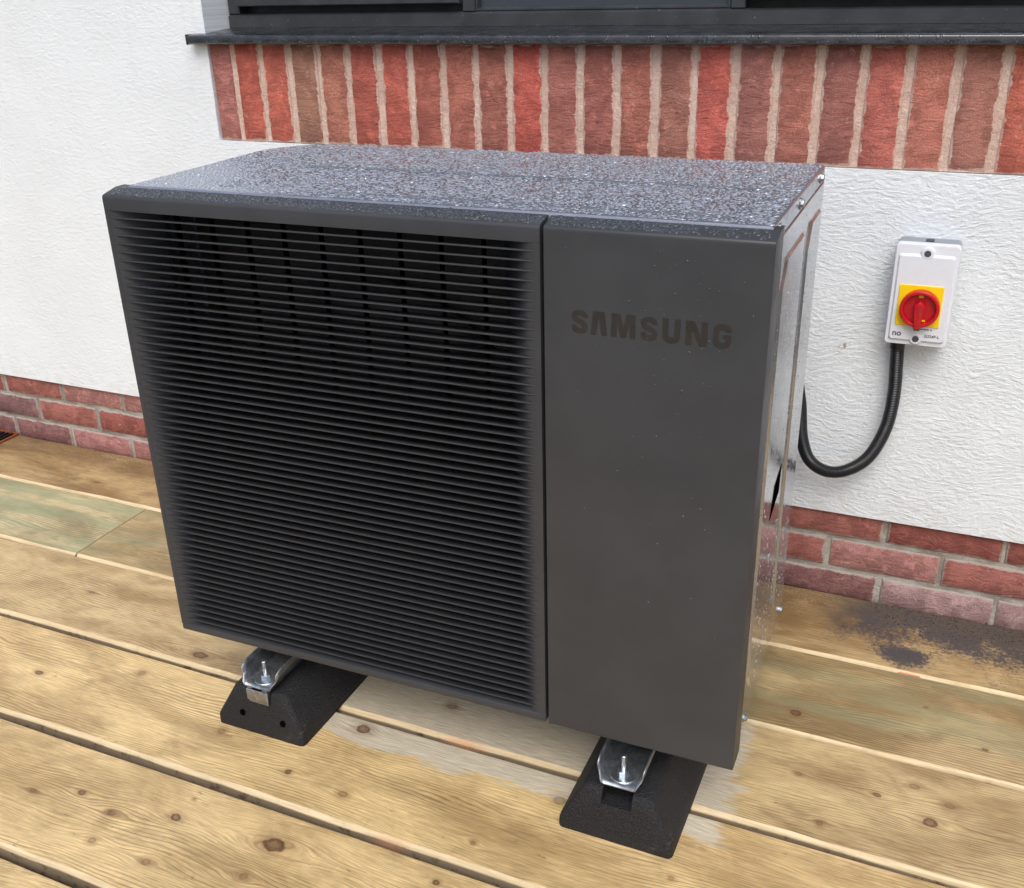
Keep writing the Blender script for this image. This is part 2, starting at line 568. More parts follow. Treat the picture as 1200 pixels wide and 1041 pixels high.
def mat_rubber():
    t = NT('recycled_black_rubber')
    c = t.obj()
    g = t.vor(c, 330)
    n = t.noise(c, 260, 4, 0.75)
    col = t.mix(t.mr(n, 0.3, 0.75), lin(14, 14, 16), lin(40, 40, 43))
    dust = t.math('MULTIPLY', t.mr(t.noise(c, 26, 5, 0.7), 0.56, 0.74), t.mr(n, 0.45, 0.65))
    col = t.mix(t.math('MULTIPLY', dust, 0.45), col, lin(120, 112, 100))
    t.base(col)
    t.rough(0.62)
    t.spec(0.45)
    t.bump(t.math('ADD', g, t.math('MULTIPLY', n, 1.2)), 0.6, 0.0026)
    return t.m


def mat_galv():
    t = NT('galvanised_steel')
    c = t.obj()
    v = t.n('ShaderNodeTexVoronoi')
    t.put(v.inputs['Vector'], c)
    v.inputs['Scale'].default_value = 130
    k = t.mr(t.sep(v.outputs['Color'])[0], 0, 1, 0.75, 1.1)
    t.base(t.mix(1, lin(168, 172, 176), t.comb(k, k, k), 'MULTIPLY'))
    t.metal(0.9)
    t.rough(t.mr(t.noise(c, 60, 4), 0.3, 0.7, 0.34, 0.52))
    t.bump(t.noise(c, 160, 3), 0.15, 0.0006)
    return t.m


def mat_ground():
    t = NT('garden_ground')
    c = t.pos()
    a = t.noise(c, 0.6, 5)
    b = t.noise(c, 40, 4, 0.7)
    col = t.mix(t.mr(a, 0.35, 0.65), lin(92, 96, 84), lin(118, 116, 108))
    k = t.mr(b, 0.25, 0.75, 0.6, 1.3)
    t.base(t.mix(1, col, t.comb(k, k, k), 'MULTIPLY'))
    t.rough(0.95)
    t.bump(b, 0.8, 0.02)
    return t.m


def mat_glass():
    t = NT('window_glass')
    t.base(lin(60, 66, 74))
    t.rough(0.03)
    t.spec(0.8)
    t.b.inputs['IOR'].default_value = 1.52
    t.bump(t.noise(t.obj(), 3, 1), 0.02, 0.002)
    return t.m


def mat_frame():
    t = NT('anthracite_window_frame')
    c = t.obj()
    col = t.mix(t.mr(t.noise(c, 20, 4), 0.3, 0.7), lin(50, 52, 55), lin(62, 63, 66))
    sp = t.mr(t.noise(c, 190, 2), 0.73, 0.77)
    col = t.mix(t.math('MULTIPLY', sp, 0.7), col, lin(190, 190, 186))
    t.base(col)
    t.rough(0.38)
    t.bump(t.noise(c, 600, 2), 0.15, 0.0006)
    return t.m


def mat_sill():
    t = NT('wet_black_sill')
    c = t.obj()
    col = t.mix(t.mr(t.noise(c, 26, 4), 0.35, 0.7), lin(34, 36, 39), lin(50, 53, 58))
    t.base(col)
    t.rough(t.mr(t.noise(t.map(c, (1, 1, 3)), 40, 4), 0.4, 0.6, 0.08, 0.35))
    t.spec(0.9)
    h = t.mr(t.vor(t.map(c, (1, 1, 0.4)), 210), 0.1, 0.45, 1, 0)
    t.bump(t.math('MULTIPLY', h, t.mr(t.noise(c, 30, 3), 0.45, 0.6)), 0.35, 0.0015)
    return t.m


M = dict(
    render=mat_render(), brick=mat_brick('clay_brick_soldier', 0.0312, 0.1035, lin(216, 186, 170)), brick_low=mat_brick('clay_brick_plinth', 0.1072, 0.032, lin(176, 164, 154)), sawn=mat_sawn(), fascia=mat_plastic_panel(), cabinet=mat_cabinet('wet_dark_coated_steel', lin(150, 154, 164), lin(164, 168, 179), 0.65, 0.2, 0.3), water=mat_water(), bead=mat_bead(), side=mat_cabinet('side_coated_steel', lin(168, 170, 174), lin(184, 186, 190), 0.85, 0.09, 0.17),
    rubber=mat_rubber(), galv=mat_galv(), ground=mat_ground(), glass=mat_glass(), frame=mat_frame(), sill=mat_sill(),
    mortar_top=mat_mortar('buff_mortar', lin(222, 194, 178), lin(202, 170, 154)),
    mortar_low=mat_mortar('grey_mortar', lin(186, 178, 168), lin(140, 130, 120)),
    slat=simple('charcoal_slat_plastic', lin(52, 52, 55), 0.42, var=0.08),
    logo=simple('dark_logo_inlay', lin(50, 47, 45), 0.32, var=0.05),
    black=simple('black_plastic', lin(22, 22, 24), 0.45, var=0.1),
    fan=simple('grey_fan_plastic', lin(60, 60, 60), 0.6),
    rubberhole=simple('dark_hole', lin(8, 8, 8), 1.0, spec=0.0),
    conduit=simple('black_conduit_plastic', lin(26, 27, 29), 0.36, var=0.15),
    bolt=simple('zinc_bolt', lin(205, 212, 218), 0.25, 0.95, var=0.08),
    coil=simple('aluminium_coil', lin(62, 61, 59), 0.7, 0.0, var=0.2, scale=15),
    boxgrey=simple('grey_plastic', lin(138, 144, 150), 0.45, var=0.05),
    boxwhite=simple('light_grey_plastic', lin(222, 224, 230), 0.35, var=0.02),
    yellow=simple('yellow_plastic', lin(250, 208, 10), 0.35, var=0.04),
    red=simple('red_plastic', lin(186, 14, 30), 0.3, var=0.05),
    ink=simple('grey_print', lin(70, 72, 78), 0.6, var=0.02),
    terracotta=simple('terracotta_plastic', lin(140, 76, 46), 0.6, var=0.15),
    joist=simple('treated_joist', lin(110, 92, 62), 0.8, var=0.2, scale=12),
    interior=simple('dim_room_plaster', lin(120, 118, 112), 0.9),
    brickbit=simple('pink_timber_packer', lin(214, 142, 104), 0.8, var=0.15, scale=40),
)

# ------------------------------------------------------------------ ground
bm = bmesh.new()
vs_ = [bm.verts.new(p) for p in ((-300, -300, 0), (300, -300, 0), (300, 300, 0), (-300, 300, 0))]
bm.faces.new(vs_)
g = from_bm('ground', bm, M['ground'], loc=(0, 0, -0.20))
tag(g, 'garden ground beneath and beyond the deck', kind='structure', cat='ground')

# ------------------------------------------------------------------ deck
EDGE = [-0.2290, -0.4790, -0.7205, -0.9655, -1.2100, -1.455, -1.70, -1.945, -2.19, -2.435]
GAP = [0.005, 0.006, 0.014, 0.018, 0.018, 0.012, 0.012, 0.012, 0.012, 0.012]
CH = [0.006, 0.006, 0.006, 0.006, 0.006, 0.01, 0.01, 0.01, 0.01, 0.01]
bm = bmesh.new()
for jx in (-3.3, -2.7, -2.1, -1.5, -0.9, -0.3, 0.3, 0.9, 1.5, 2.1):
    box(bm, jx - 0.024, jx + 0.024, -2.42, -0.02, -0.20, -0.0345)
box(bm, -3.35, 2.2, -2.42, -2.374, -0.2, -0.0355)
deck = from_bm('deck', bm, M['joist'])
tag(deck, 'timber deck of broad pale softwood planks', cat='deck', kind='structure')

X0, X1 = -3.4, 2.25
JOINT = -1.262


def plank(i, x0, x1, mat):
    yb = -0.006 if i == 0 else EDGE[i - 1] - CH[i - 1] - GAP[i - 1]
    yf = EDGE[i] - CH[i]
    cx, cy = (x0 + x1) / 2, (yb + yf) / 2
    n = max(2, int((x1 - x0) / 0.06))
    prof = []
    b = CH[i]
    hb = (yb - cy)
    hf = (yf - cy)
    # profile, from back bottom over the top to front bottom; faces after index 'k' are sawn edge
    prof = [(hb, -0.034), (hb, -0.004), (hb - 0.0015, -0.0012), (hb - 0.004, 0.0), (0.0, 0.0006), (hf + b, 0.0), (hf + b * 0.5, -0.0022), (hf + 0.0004, -0.0065), (hf, -0.034)]
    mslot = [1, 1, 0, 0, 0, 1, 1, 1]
    bm = bmesh.new()
    rows = []
    rs = np.random.default_rng(100 + i * 7 + int(abs(x0) * 10))
    ph = rs.uniform(0, 6, 4)
    for k in range(n + 1):
        xx = -(x1 - x0) / 2 + (x1 - x0) * k / n
        wv = 0.0012 * math.sin(xx * 5 + ph[0]) + 0.0008 * math.sin(xx * 17 + ph[1])
        row = []
        for j, (py, pz) in enumerate(prof):
            jit = rs.normal(0, 0.0007) if j in (5, 6, 7) else 0
            row.append(bm.verts.new((xx, py + (wv + jit if j >= 5 else wv * 0.4), pz + (jit * 0.5 if j == 6 else 0))))
        rows.append(row)
    for a, c in zip(rows, rows[1:]):
        for j in range(len(prof) - 1):
            f = bm.faces.new((a[j], a[j + 1], c[j + 1], c[j]))
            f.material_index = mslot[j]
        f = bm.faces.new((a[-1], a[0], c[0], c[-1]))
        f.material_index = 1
    for row in (rows[0], rows[-1]):
        f = bm.faces.new(row)
        f.material_index = 1
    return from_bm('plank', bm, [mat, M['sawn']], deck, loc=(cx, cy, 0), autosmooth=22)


def K(i, x0, x1, lst):
    yb = -0.006 if i == 0 else EDGE[i - 1] - CH[i - 1] - GAP[i - 1]
    yf = EDGE[i] - CH[i]
    cx, cy = (x0 + x1) / 2, (yb + yf) / 2
    return [(kx - cx, ky - cy, r, e) for kx, ky, r, e in lst]


def wood(i, x0, x1, kn, **kw):
    m = mat_wood('timber_plank_%d_%d' % (i, int((x0 + 9) * 10)), i * 1.37 + x0 * 0.71 + 5, K(i, x0, x1, kn), **kw)
    return plank(i, x0, x1, m)


BR = dict(light=(197, 164, 118), mid=(147, 117, 78), late=(88, 66, 40))
wood(0, X0, X1, [(0.452, -0.125, 0.004, 2.0), (-1.5, -0.17, 0.008, 1.5), (0.40, -0.06, 0.007, 2.5)], light=(191, 162, 115), mid=(144, 114, 74), late=(86, 64, 39), dirty=0.53, soil=0.97, grit=0.75)
wood(1, X0, JOINT - 0.0035, [(-2.0, -0.33, 0.010, 1.5), (-1.62, -0.40, 0.006, 1.5)], light=(203, 186, 142), mid=(155, 140, 100), late=(97, 84, 58), green=0.62, dirty=0.48)
wood(1, JOINT + 0.0015, X1, [(0.406, -0.432, 0.011, 1.2), (0.62, -0.33, 0.005, 1.2), (0.95, -0.35, 0.012, 1.4), (0.72, -0.41, 0.005, 1.5)], light=(198, 169, 121), mid=(149, 123, 82), late=(92, 74, 48), green=0.35, dirty=0.53)
wood(2, X0, X1, [(-0.721, -0.696, 0.012, 2.0), (-0.18, -0.649, 0.013, 1.3), (0.436, -0.588, 0.007, 1.3), (0.562, -0.589, 0.006, 1.4), (0.616, -0.546, 0.010, 1.6), (0.671, -0.571, 0.010, 1.5), (0.644, -0.621, 0.012, 1.3), (0.485, -0.686, 0.010, 0.9), (-1.1, -0.60, 0.007, 2.0), (0.80, -0.64, 0.008, 1.4)],
     light=(212, 184, 134), mid=(168, 139, 96), late=(103, 78, 50), dry=True, dirty=0.45)
wood(3, X0, X1, [(-0.981, -0.862, 0.008, 1.5), (-0.790, -0.787, 0.013, 1.1), (-0.535, -0.866, 0.012, 1.1), (-0.362, -0.908, 0.007, 1.0), (-0.247, -0.917, 0.011, 1.3), (-0.003, -0.930, 0.008, 1.0), (-0.30, -0.765, 0.014, 1.3), (0.09, -0.795, 0.016, 1.1), (0.30, -0.88, 0.006, 1.3), (-1.25, -0.83, 0.010, 1.4)],
     light=(231, 199, 142), mid=(188, 157, 108), late=(116, 86, 52), dry=True, dirty=0.33)
wood(4, X0, X1, [(-0.655, -1.080, 0.007, 1.5), (-0.735, -1.108, 0.007, 1.5), (-0.575, -1.097, 0.009, 1.5), (-0.470, -1.064, 0.009, 1.5), (-0.562, -1.154, 0.009, 1.3), (-0.451, -1.155, 0.011, 1.3), (-0.288, -1.052, 0.016, 1.7), (-0.294, -1.121, 0.012, 1.0), (-0.47, -1.02, 0.004, 1.5), (-0.02, -1.02, 0.006, 1.2)],
     light=(233, 201, 145), mid=(190, 159, 109), late=(117, 89, 54), dirty=0.29)
for i in range(5, 10):
    wood(i, X0, X1, [(random.uniform(-1.5, 1.5), EDGE[i] + random.uniform(0.04, 0.19), random.uniform(0.006, 0.014), 1.4) for _ in range(6)], light=(228, 196, 140), mid=(183, 154, 106), late=(112, 85, 52), dirty=0.33)

# a little packer wedged in the first joint
bm = bmesh.new()
yj = EDGE[0] - CH[0]
box(bm, 0.566, 0.604, yj - 0.0075, yj + 0.0006, -0.03, -0.002, 0.001)
o = from_bm('timber_packer', bm, M['brickbit'])
tag(o, 'small pinkish timber packer wedged in the joint between two planks by the soil stain', 'packer')

# grit and soil lying along the foot of the wall
def grains(name, n, fx, fy, smin, smax, mat, parent, seed):
    r = np.random.default_rng(seed)
    oc = np.array([(1, 0, 0), (-1, 0, 0), (0, 1, 0), (0, -1, 0), (0, 0, 1), (0, 0, -1)], float)
    fc = np.array([(0, 2, 4), (2, 1, 4), (1, 3, 4), (3, 0, 4), (2, 0, 5), (1, 2, 5), (3, 1, 5), (0, 3, 5)])
    V, Fc = [], []
    for k in range(n):
        s = r.uniform(smin, smax)
        a = r.uniform(0, 6.28)
        d = oc * np.array([s * r.uniform(.7, 1.4), s * r.uniform(.7, 1.3), s * 0.6])
        c, sn = math.cos(a), math.sin(a)
        d = np.stack([d[:, 0] * c - d[:, 1] * sn, d[:, 0] * sn + d[:, 1] * c, d[:, 2]], 1)
        x, y = fx(r), fy(r)
        if EDGE[0] - 0.024 < y < EDGE[0] + 0.006: y = EDGE[0] + 0.01
        V.append(d + (x, y, 0.0006 + s * 0.45))
        Fc.append(fc + 6 * k)
    me = bpy.data.meshes.new(name)
    me.from_pydata(np.concatenate(V).tolist(), [], np.concatenate(Fc).tolist())
    return link(name, me, parent, (mat,))


sandm = simple('sandy_grit', lin(150, 128, 92), 0.9, var=0.45, scale=300)
soilm = simple('dark_soil', lin(56, 52, 53), 0.95, var=0.4, scale=300)
o = grains('grit', 1500, lambda r: r.uniform(-2.6, -0.55), lambda r: -0.008 - abs(r.normal(0, 0.045)), 0.0006, 0.0016, sandm, None, 5)
tag(o, 'sandy grit scattered on the first plank along the brick plinth', 'grit', kind='stuff')
o = grains('soil', 1100, lambda r: r.uniform(0.5, 1.3), lambda r: -0.008 - abs(r.normal(0, 0.06)), 0.0006, 0.0017, soilm, None, 6)
tag(o, 'dark soil spilt on the first plank below the switch', 'soil', kind='stuff')

# ------------------------------------------------------------------ house
house = empty('house', (0, 0, -0.2))
tag(house, 'white rendered house with brick plinth, brick soldier course and dark window', 'house')
HZ = 0.2      # children are given in world coordinates, house base sits at -0.2


def hb(name, bm, mat, parent=house, **kw):
    o = from_bm(name, bm, mat, **kw)
    o.parent = parent
    if parent is house:
        o.location.z += HZ
    return o


WL, WR, WT = -4.2, 4.2, 2.9
WX0, WX1, WZ0, WZ1 = -1.050, 1.95, 1.131, 2.35       # window opening
SX0, SZ0, SZ1 = -1.054, 0.892, 1.103                 # soldier course
RZ = 0.197
# rendered wall sheet with opening
xs = [WL, SX0, WX1 + 0.004, WR]
zs = [RZ, SZ0, WZ1, WT]
bm = bmesh.new()
FY, BY = -0.012, 0.20
cells = {(i, k): not (i == 1 and k == 1) for i in range(3) for k in range(3)}
vf = {}


def gv(i, k, y):
    if (i, k, y) not in vf:
        vf[(i, k, y)] = bm.verts.new((xs[i], y, zs[k]))
    return vf[(i, k, y)]


for (i, k), on in cells.items():
    if not on: continue
    q = [(i, k), (i + 1, k), (i + 1, k + 1), (i, k + 1)]
    bm.faces.new([gv(*p, FY) for p in q])
    bm.faces.new([gv(*p, BY) for p in q][::-1])
    for (a, b, di, dk) in ((q[0], q[1], 0, -1), (q[1], q[2], 1, 0), (q[2], q[3], 0, 1), (q[3], q[0], -1, 0)):
        if not cells.get((i + di, k + dk), False):
            bm.faces.new([gv(*a, FY), gv(*a, BY), gv(*b, BY), gv(*b, FY)])
es = [e for e in bm.edges if e.is_manifold and abs(e.calc_face_angle(0)) > 0.5 and all(abs(v.co.y - FY) < 1e-6 for v in e.verts)]
bmesh.ops.bevel(bm, geom=es, offset=0.004, segments=2, profile=0.5, affect='EDGES')
rw = hb('rendered_wall', bm, M['render'])
# core behind the brickwork
bm = bmesh.new()
box(bm, WL, WR, 0.10, 0.22, -0.2, RZ - 0.0005)
hb('inner_wall', bm, M['mortar_low'])


# bricks ------------------------------------------------------------
def brick_mesh(w, d, h, seed, rough=0.0022, mat='brick'):
    """brick with its face to -Y at y=0; ragged arrises"""
    def cuts(L):
        m = max(2, int(L / 0.022))
        return [0.0, 0.003 / L] + [0.003 / L + (1 - 0.006 / L) * i / m for i in range(1, m)] + [1 - 0.003 / L, 1.0]
    cxs, czs = cuts(w), cuts(h)
    nx, nz = len(cxs) - 1, len(czs) - 1
    r = np.random.default_rng(seed)
    bm = bmesh.new()
    ex = [np.cumsum(r.normal(0, rough * 0.55, nz + 1)) for _ in range(2)]
    ez = [np.cumsum(r.normal(0, rough * 0.55, nx + 1)) for _ in range(2)]
    for a in ex + ez:
        a -= np.linspace(a[0], a[-1], len(a))
        a -= a.mean()
        np.clip(a, -rough * 1.6, rough * 1.6, out=a)
    F = []
    for k in range(nz + 1):
        row = []
        for i in range(nx + 1):
            fx, fz = cxs[i], czs[k]
            x = -w / 2 + w * fx + ex[0][k] * (1 - fx) + ex[1][k] * fx
            z = -h / 2 + h * fz + ez[0][i] * (1 - fz) + ez[1][i] * fz
            edge = (i in (0, nx)) + (k in (0, nz))
            y = r.normal(0, 0.0003) + (0.0022 + abs(r.normal(0, 0.0006)) if edge == 1 else 0.0034 if edge == 2 else 0)
            row.append(bm.verts.new((x, y, z)))
        F.append(row)
    for k in range(nz):
        for i in range(nx):
            bm.faces.new((F[k][i], F[k][i + 1], F[k + 1][i + 1], F[k + 1][i]))
    loop = F[0][:] + [F[k][-1] for k in range(1, nz + 1)] + F[-1][-2::-1] + [F[k][0] for k in range(nz - 1, 0, -1)]
    back = [bm.verts.new((v.co.x, d, v.co.z)) for v in loop]
    n = len(loop)
    for i in range(n):
        bm.faces.new((loop[i], back[i], back[(i + 1) % n], loop[(i + 1) % n]))
    bmesh.ops.recalc_face_normals(bm, faces=bm.faces[:])
    me = bpy.data.meshes.new('brick')
    bm.to_mesh(me)
    bm.free()
    me.shade_smooth()
    me.set_sharp_from_angle(angle=math.radians(60))
    me.materials.append(M[mat])
    return me


def add_brick(me, parent, x, y, z, col, rot=0.0):
    o = bpy.data.objects.new('brick', me)
    COL.objects.link(o)
    o.parent = parent
    o.location = (x, y, z)
    o.rotation_euler = (0, rot, 0)
    o.color = col
    return o


# soldier course under the sill
bm = bmesh.new()
box(bm, SX0 + 0.003, WX1, -0.0030, 0.09, SZ0 + 0.0015, SZ1 + 0.006)
sold = hb('soldier_course', bm, M['mortar_top'])
sold['label'] = 'pale buff mortar bed of the soldier course'
RED, BRN, ORG, DRK = (195, 103, 86), (176, 119, 99), (216, 138, 112), (149, 97, 88)
scol = [(190, 124, 115), RED, (205, 111, 93), (169, 122, 102), (189, 123, 104), (184, 98, 85), (202, 107, 92), (181, 105, 90), (190, 117, 100), (175, 109, 94), (205, 102, 87), (185, 117, 104),
        (177, 109, 97), (191, 119, 102), (176, 118, 102), (211, 110, 97), (179, 118, 107), (188, 120, 104), (170, 109, 99), (199, 114, 101), (201, 126, 108), (180, 121, 106), (202, 111, 91)]
smesh = [brick_mesh(0.0625, 0.09, 0.207, 300 + k, 0.0016) for k in range(7)]
first = brick_mesh(0.053, 0.09, 0.207, 320, 0.0016)
JX0 = -0.9932
k = 0
while True:
    xc = JX0 - 0.0375 + 0.075 * k
    if xc + 0.032 > WX1: break
    c = scol[k] if k < len(scol) else random.choice([RED, BRN, ORG, DRK])
    if k == 0:
        add_brick(first, sold, -1.0257, -0.0065, SZ0 + 0.0035 + 0.1035, lin(*c))
    else:
        add_brick(smesh[(k * 3) % 7], sold, xc + random.uniform(-0.0012, 0.0012), -0.0065 + random.uniform(-0.0008, 0.0008), SZ0 + 0.003 + 0.1035 + random.uniform(-0.002, 0.002), lin(*c), random.uniform(-0.008, 0.008) + (math.pi if k % 2 else 0))
    k += 1
sold.location.z += 0.0

# plinth
bm = bmesh.new()
box(bm, WL, WR, 0.0045, 0.098, -0.2, RZ - 0.0003)
pl = hb('brick_plinth', bm, M['mortar_low'])
pl['label'] = 'grey mortar bed of the brick plinth'
PR, PP, PD, PW = (172, 108, 98), (185, 131, 124), (147, 103, 99), (184, 150, 147)
pm = [brick_mesh(0.2145, 0.09, 0.0640, 400 + k, 0.0014, 'brick_low') for k in range(5)]
for ci, (zc, xj) in enumerate(((0.1715, 0.497), (0.0965, 0.389), (0.0215, 0.497 + 0.003), (-0.0535, 0.389))):
    if zc < -0.06: continue
    k0 = int((WL - xj) / 0.225) + 1
    for k in range(k0, int((WR - xj) / 0.225)):
        xc = xj + 0.225 * (k + 0.5)
        if ci == 2 and xc > 0.45: c = random.choice([PW, PW, (172, 134, 132)])
        elif ci == 2: c = random.choice([PD, (164, 115, 110), PP])
        else: c = random.choice([PR, PR, PP, (160, 93, 83)])
        if ci == 1 and xc < -1.9: c = (144, 106, 105)
        add_brick(pm[(k * 2 + ci) % 5], pl, xc + random.uniform(-0.002, 0.002), random.uniform(-0.0015, 0.0008), zc + random.uniform(-0.001, 0.001), lin(*c), math.pi if (k + ci) % 2 else 0)

# window -------------------------------------------------------------
YF = 0.072
bm = bmesh.new()
mull = [-0.443, 0.112, 0.70, 1.29]
# outer frame: bottom rail with a lip, head, jambs, mullions
prism(bm, [(YF, WZ0), (YF, WZ0 + 0.024), (YF + 0.006, WZ0 + 0.028), (YF + 0.05, WZ0 + 0.028), (YF + 0.05, WZ0)], 'x', WX0, WX1)
prism(bm, [(YF, WZ1), (YF, WZ1 - 0.04), (YF + 0.05, WZ1 - 0.04), (YF + 0.05, WZ1)], 'x', WX0, WX1)
z0, z1 = WZ0 + 0.0275, WZ1 - 0.0395
for a, b in [(WX0, WX0 + 0.030), (WX1 - 0.04, WX1)] + [(m - 0.014, m + 0.014) for m in mull]:
    box(bm, a, b, YF + 0.0015, YF + 0.0485, z0, z1, 0.002, 1)
win = hb('window', bm, M['frame'])
lights = [WX0 + 0.030] + mull + [WX1 - 0.04]
for i in range(5):
    a = lights[i] + (0.014 if i else 0)
    b = lights[i + 1] - (0.014 if i < 4 else 0)
    bm = bmesh.new()
    if i % 2 == 0:       # opening sash standing proud, shadow joint below it
        zb, w, yf, yb = z0 + 0.0165, 0.045, YF - 0.012, YF + 0.040
        a += 0.002; b -= 0.002
    else:                # fixed light: glazing bead only
        zb, w, yf, yb = z0 + 0.0005, 0.0075, YF + 0.004, YF + 0.040
    zt = z1 - (0.006 if i % 2 == 0 else 0.0005)
    # four mitred rails with a sloped inner edge
    out = [(a, zb), (b, zb), (b, zt), (a, zt)]
    inn = [(a + w, zb + w), (b - w, zb + w), (b - w, zt - w), (a + w, zt - w)]
    sl = w * 0.35
    mid = [(a + w - sl, zb + w - sl), (b - w + sl, zb + w - sl), (b - w + sl, zt - w + sl), (a + w - sl, zt - w + sl)]
    L = []
    for pts, y in ((out, yb), (out, yf + 0.002), ([(p[0] + (0.002 if p[0] == a else -0.002), p[1] + (0.002 if p[1] == zb else -0.002)) for p in out], yf), (mid, yf), (inn, yf + 0.012), (inn, yb)):
        L.append([bm.verts.new((p[0], y, p[1])) for p in pts])
    for A, B in zip(L, L[1:] + L[:1]):
        for q in range(4):
            bm.faces.new((A[q], A[(q + 1) % 4], B[(q + 1) % 4], B[q]))
    hb('sash' if i % 2 == 0 else 'glazing_bead', bm, M['frame'], win)
    bm = bmesh.new()
    box(bm, a + w - 0.004, b - w + 0.004, yf + 0.016, yf + 0.022, zb + w - 0.004, zt - w + 0.004)
    hb('pane', bm, M['glass'], win)
    if i % 2 == 0:
        bm = bmesh.new()
        box(bm, a - 0.002, b + 0.002, YF + 0.030, YF + 0.046, z0 - 0.0005, zb + 0.004)
        hb('gasket', bm, M['black'], win)
# sill: nosing, sloping top, end caps
bm = bmesh.new()
YN = -0.038
prism(bm, [(YN, 1.1035), (YN - 0.002, 1.1055), (YN - 0.002, 1.1150), (YN - 0.0015, 1.1172), (YN + 0.0002, 1.1192), (YN + 0.0030, 1.1206), (YN + 0.0075, 1.1216), (YF + 0.002, 1.1308), (YF + 0.002, 1.1150), (YN + 0.012, 1.1100), (YN + 0.010, 1.1020), (YN + 0.003, 1.1020)], 'x', -1.084, WX1 + 0.05)
sill = hb('window_sill', bm, M['sill'], autosmooth=40)
bm = bmesh.new()
box(bm, -1.0885, -1.0838, YN - 0.003, 0.02, 1.1010, 1.1228, 0.0015, 1)
hb('end_cap', bm, M['sill'], sill)
bm = bmesh.new()
box(bm, WX0 - 0.002, WX1 + 0.002, 0.34, 0.36, 0.9, 2.6)
hb('room_back', bm, M['interior'])

# ------------------------------------------------------------------ heat pump
UX, UY, UR = -0.6308, -0.8165, 0.0128
hp = empty('heat_pump', (UX, UY, 0), UR)
tag(hp, 'charcoal air source heat pump with slatted grille and rain beaded top', 'heat pump')
W_, ZT, ZB = 0.994, 0.9395, 0.165
CX0, CX1, CY0, CY1 = 0.022, 0.985, 0.040, 0.478
TZ = 0.951
SEAM = 0.705
CR = 0.125


def outline(x0, x1, y0, y1, r, n=14, sr=0.006):
    pts = [(x0, y0), (x1, y0), (x1, y1 - sr), (x1 - sr, y1)]
    for i in range(n + 1):
        a = math.pi / 2 + (math.pi / 2) * i / n
        pts.append((x0 + r + r * math.cos(a), y1 - r + r * math.sin(a)))
    return pts


bm = bmesh.new()
prism(bm, outline(CX0 + 0.003, CX1 - 0.003, CY0 + 0.12, CY1 - 0.003, CR), 'z', ZB + 0.004, TZ - 0.012)
# walls in front of the fan chamber
box(bm, CX0 + 0.003, CX0 + 0.008, CY0 + 0.001, CY0 + 0.121, ZB + 0.004, TZ - 0.013)
box(bm, SEAM + 0.001, CX1 - 0.003, CY0 + 0.001, CY0 + 0.121, ZB + 0.004, TZ - 0.013)
box(bm, CX0 + 0.0075, SEAM + 0.0015, CY0 + 0.001, CY0 + 0.121, ZB + 0.004, ZB + 0.012)
from_bm('cabinet', bm, M['cabinet'], hp, autosmooth=30)

# top panel: folded lid
bm = bmesh.new()
po = outline(CX0, CX1, 0.031, CY1, CR)
prism(bm, po, 'z', TZ - 0.024, TZ)
top_e = [e for e in bm.edges if all(abs(v.co.z - TZ) < 1e-6 for v in e.verts)]
bmesh.ops.bevel(bm, geom=top_e, offset=0.005, segments=3, profile=0.5, affect='EDGES')
lid = from_bm('top_panel', bm, M['cabinet'], hp, autosmooth=25)
bm = bmesh.new()


def press(bm, x0, x1, y0, y1, h, bev):
    b = [(x0, y0), (x1, y0), (x1, y1), (x0, y1)]
    t_ = [(x0 + bev, y0 + bev), (x1 - bev, y0 + bev), (x1 - bev, y1 - bev), (x0 + bev, y1 - bev)]
    A = [bm.verts.new((p[0], p[1], TZ - 0.0005)) for p in b]
    B = [bm.verts.new((p[0], p[1], TZ + h)) for p in t_]
    for i in range(4):
        bm.faces.new((A[i], A[(i + 1) % 4], B[(i + 1) % 4], B[i]))
    bm.faces.new(B)


PRESS = [(0.16, 0.935, 0.062, 0.225, 0.0022), (0.16, 0.935, 0.245, 0.445, 0.0022)]
for p in PRESS:
    press(bm, *p[:4], p[4], 0.008)
from_bm('pressed_rib', bm, M['cabinet'], lid)

# right side panel
sx = CX1
bm = bmesh.new()
box(bm, sx - 0.004, sx + 0.0015, 0.0455, CY1 - 0.006, ZB - 0.012, TZ - 0.0255, 0.0012, 1)
side = from_bm('side_panel', bm, M['side'], hp, autosmooth=30)


def pad(y0, y1, z0, z1, c, h, name='side_rib'):
    bm = bmesh.new()
    o_ = [(y0, z0 + c), (y0 + c * 0.8, z0), (y1, z0), (y1, z1), (y0 + c * 0.8, z1), (y0, z1 - c)]
    cy, cz = (y0 + y1) / 2, (z0 + z1) / 2
    b = 0.0045
    i_ = [(p[0] + (b if p[0] < cy else -b), p[1] + (b if p[1] < cz else -b)) for p in o_]
    A = [bm.verts.new((sx + 0.001, *p)) for p in o_]
    B = [bm.verts.new((sx + 0.0015 + h, *p)) for p in i_]
    for k in range(6):
        bm.faces.new((A[k], A[(k + 1) % 6], B[(k + 1) % 6], B[k]))
    bm.faces.new(B)
    return from_bm(name, bm, M['side'], side)


pad(0.105, 0.275, 0.215, 0.892, 0.035, 0.0035)
pad(0.320, 0.440, 0.215, 0.892, 0.035, 0.0035)
# hand hold
bm = bmesh.new()
prism(bm, [(0.178, 0.486), (0.250, 0.500), (0.255, 0.544), (0.200, 0.532)], 'x', sx + 0.003, sx + 0.0056)
hh_ = from_bm('hand_hold', bm, M['rubberhole'], side)
hh_['label'] = 'black slanted hand hold'


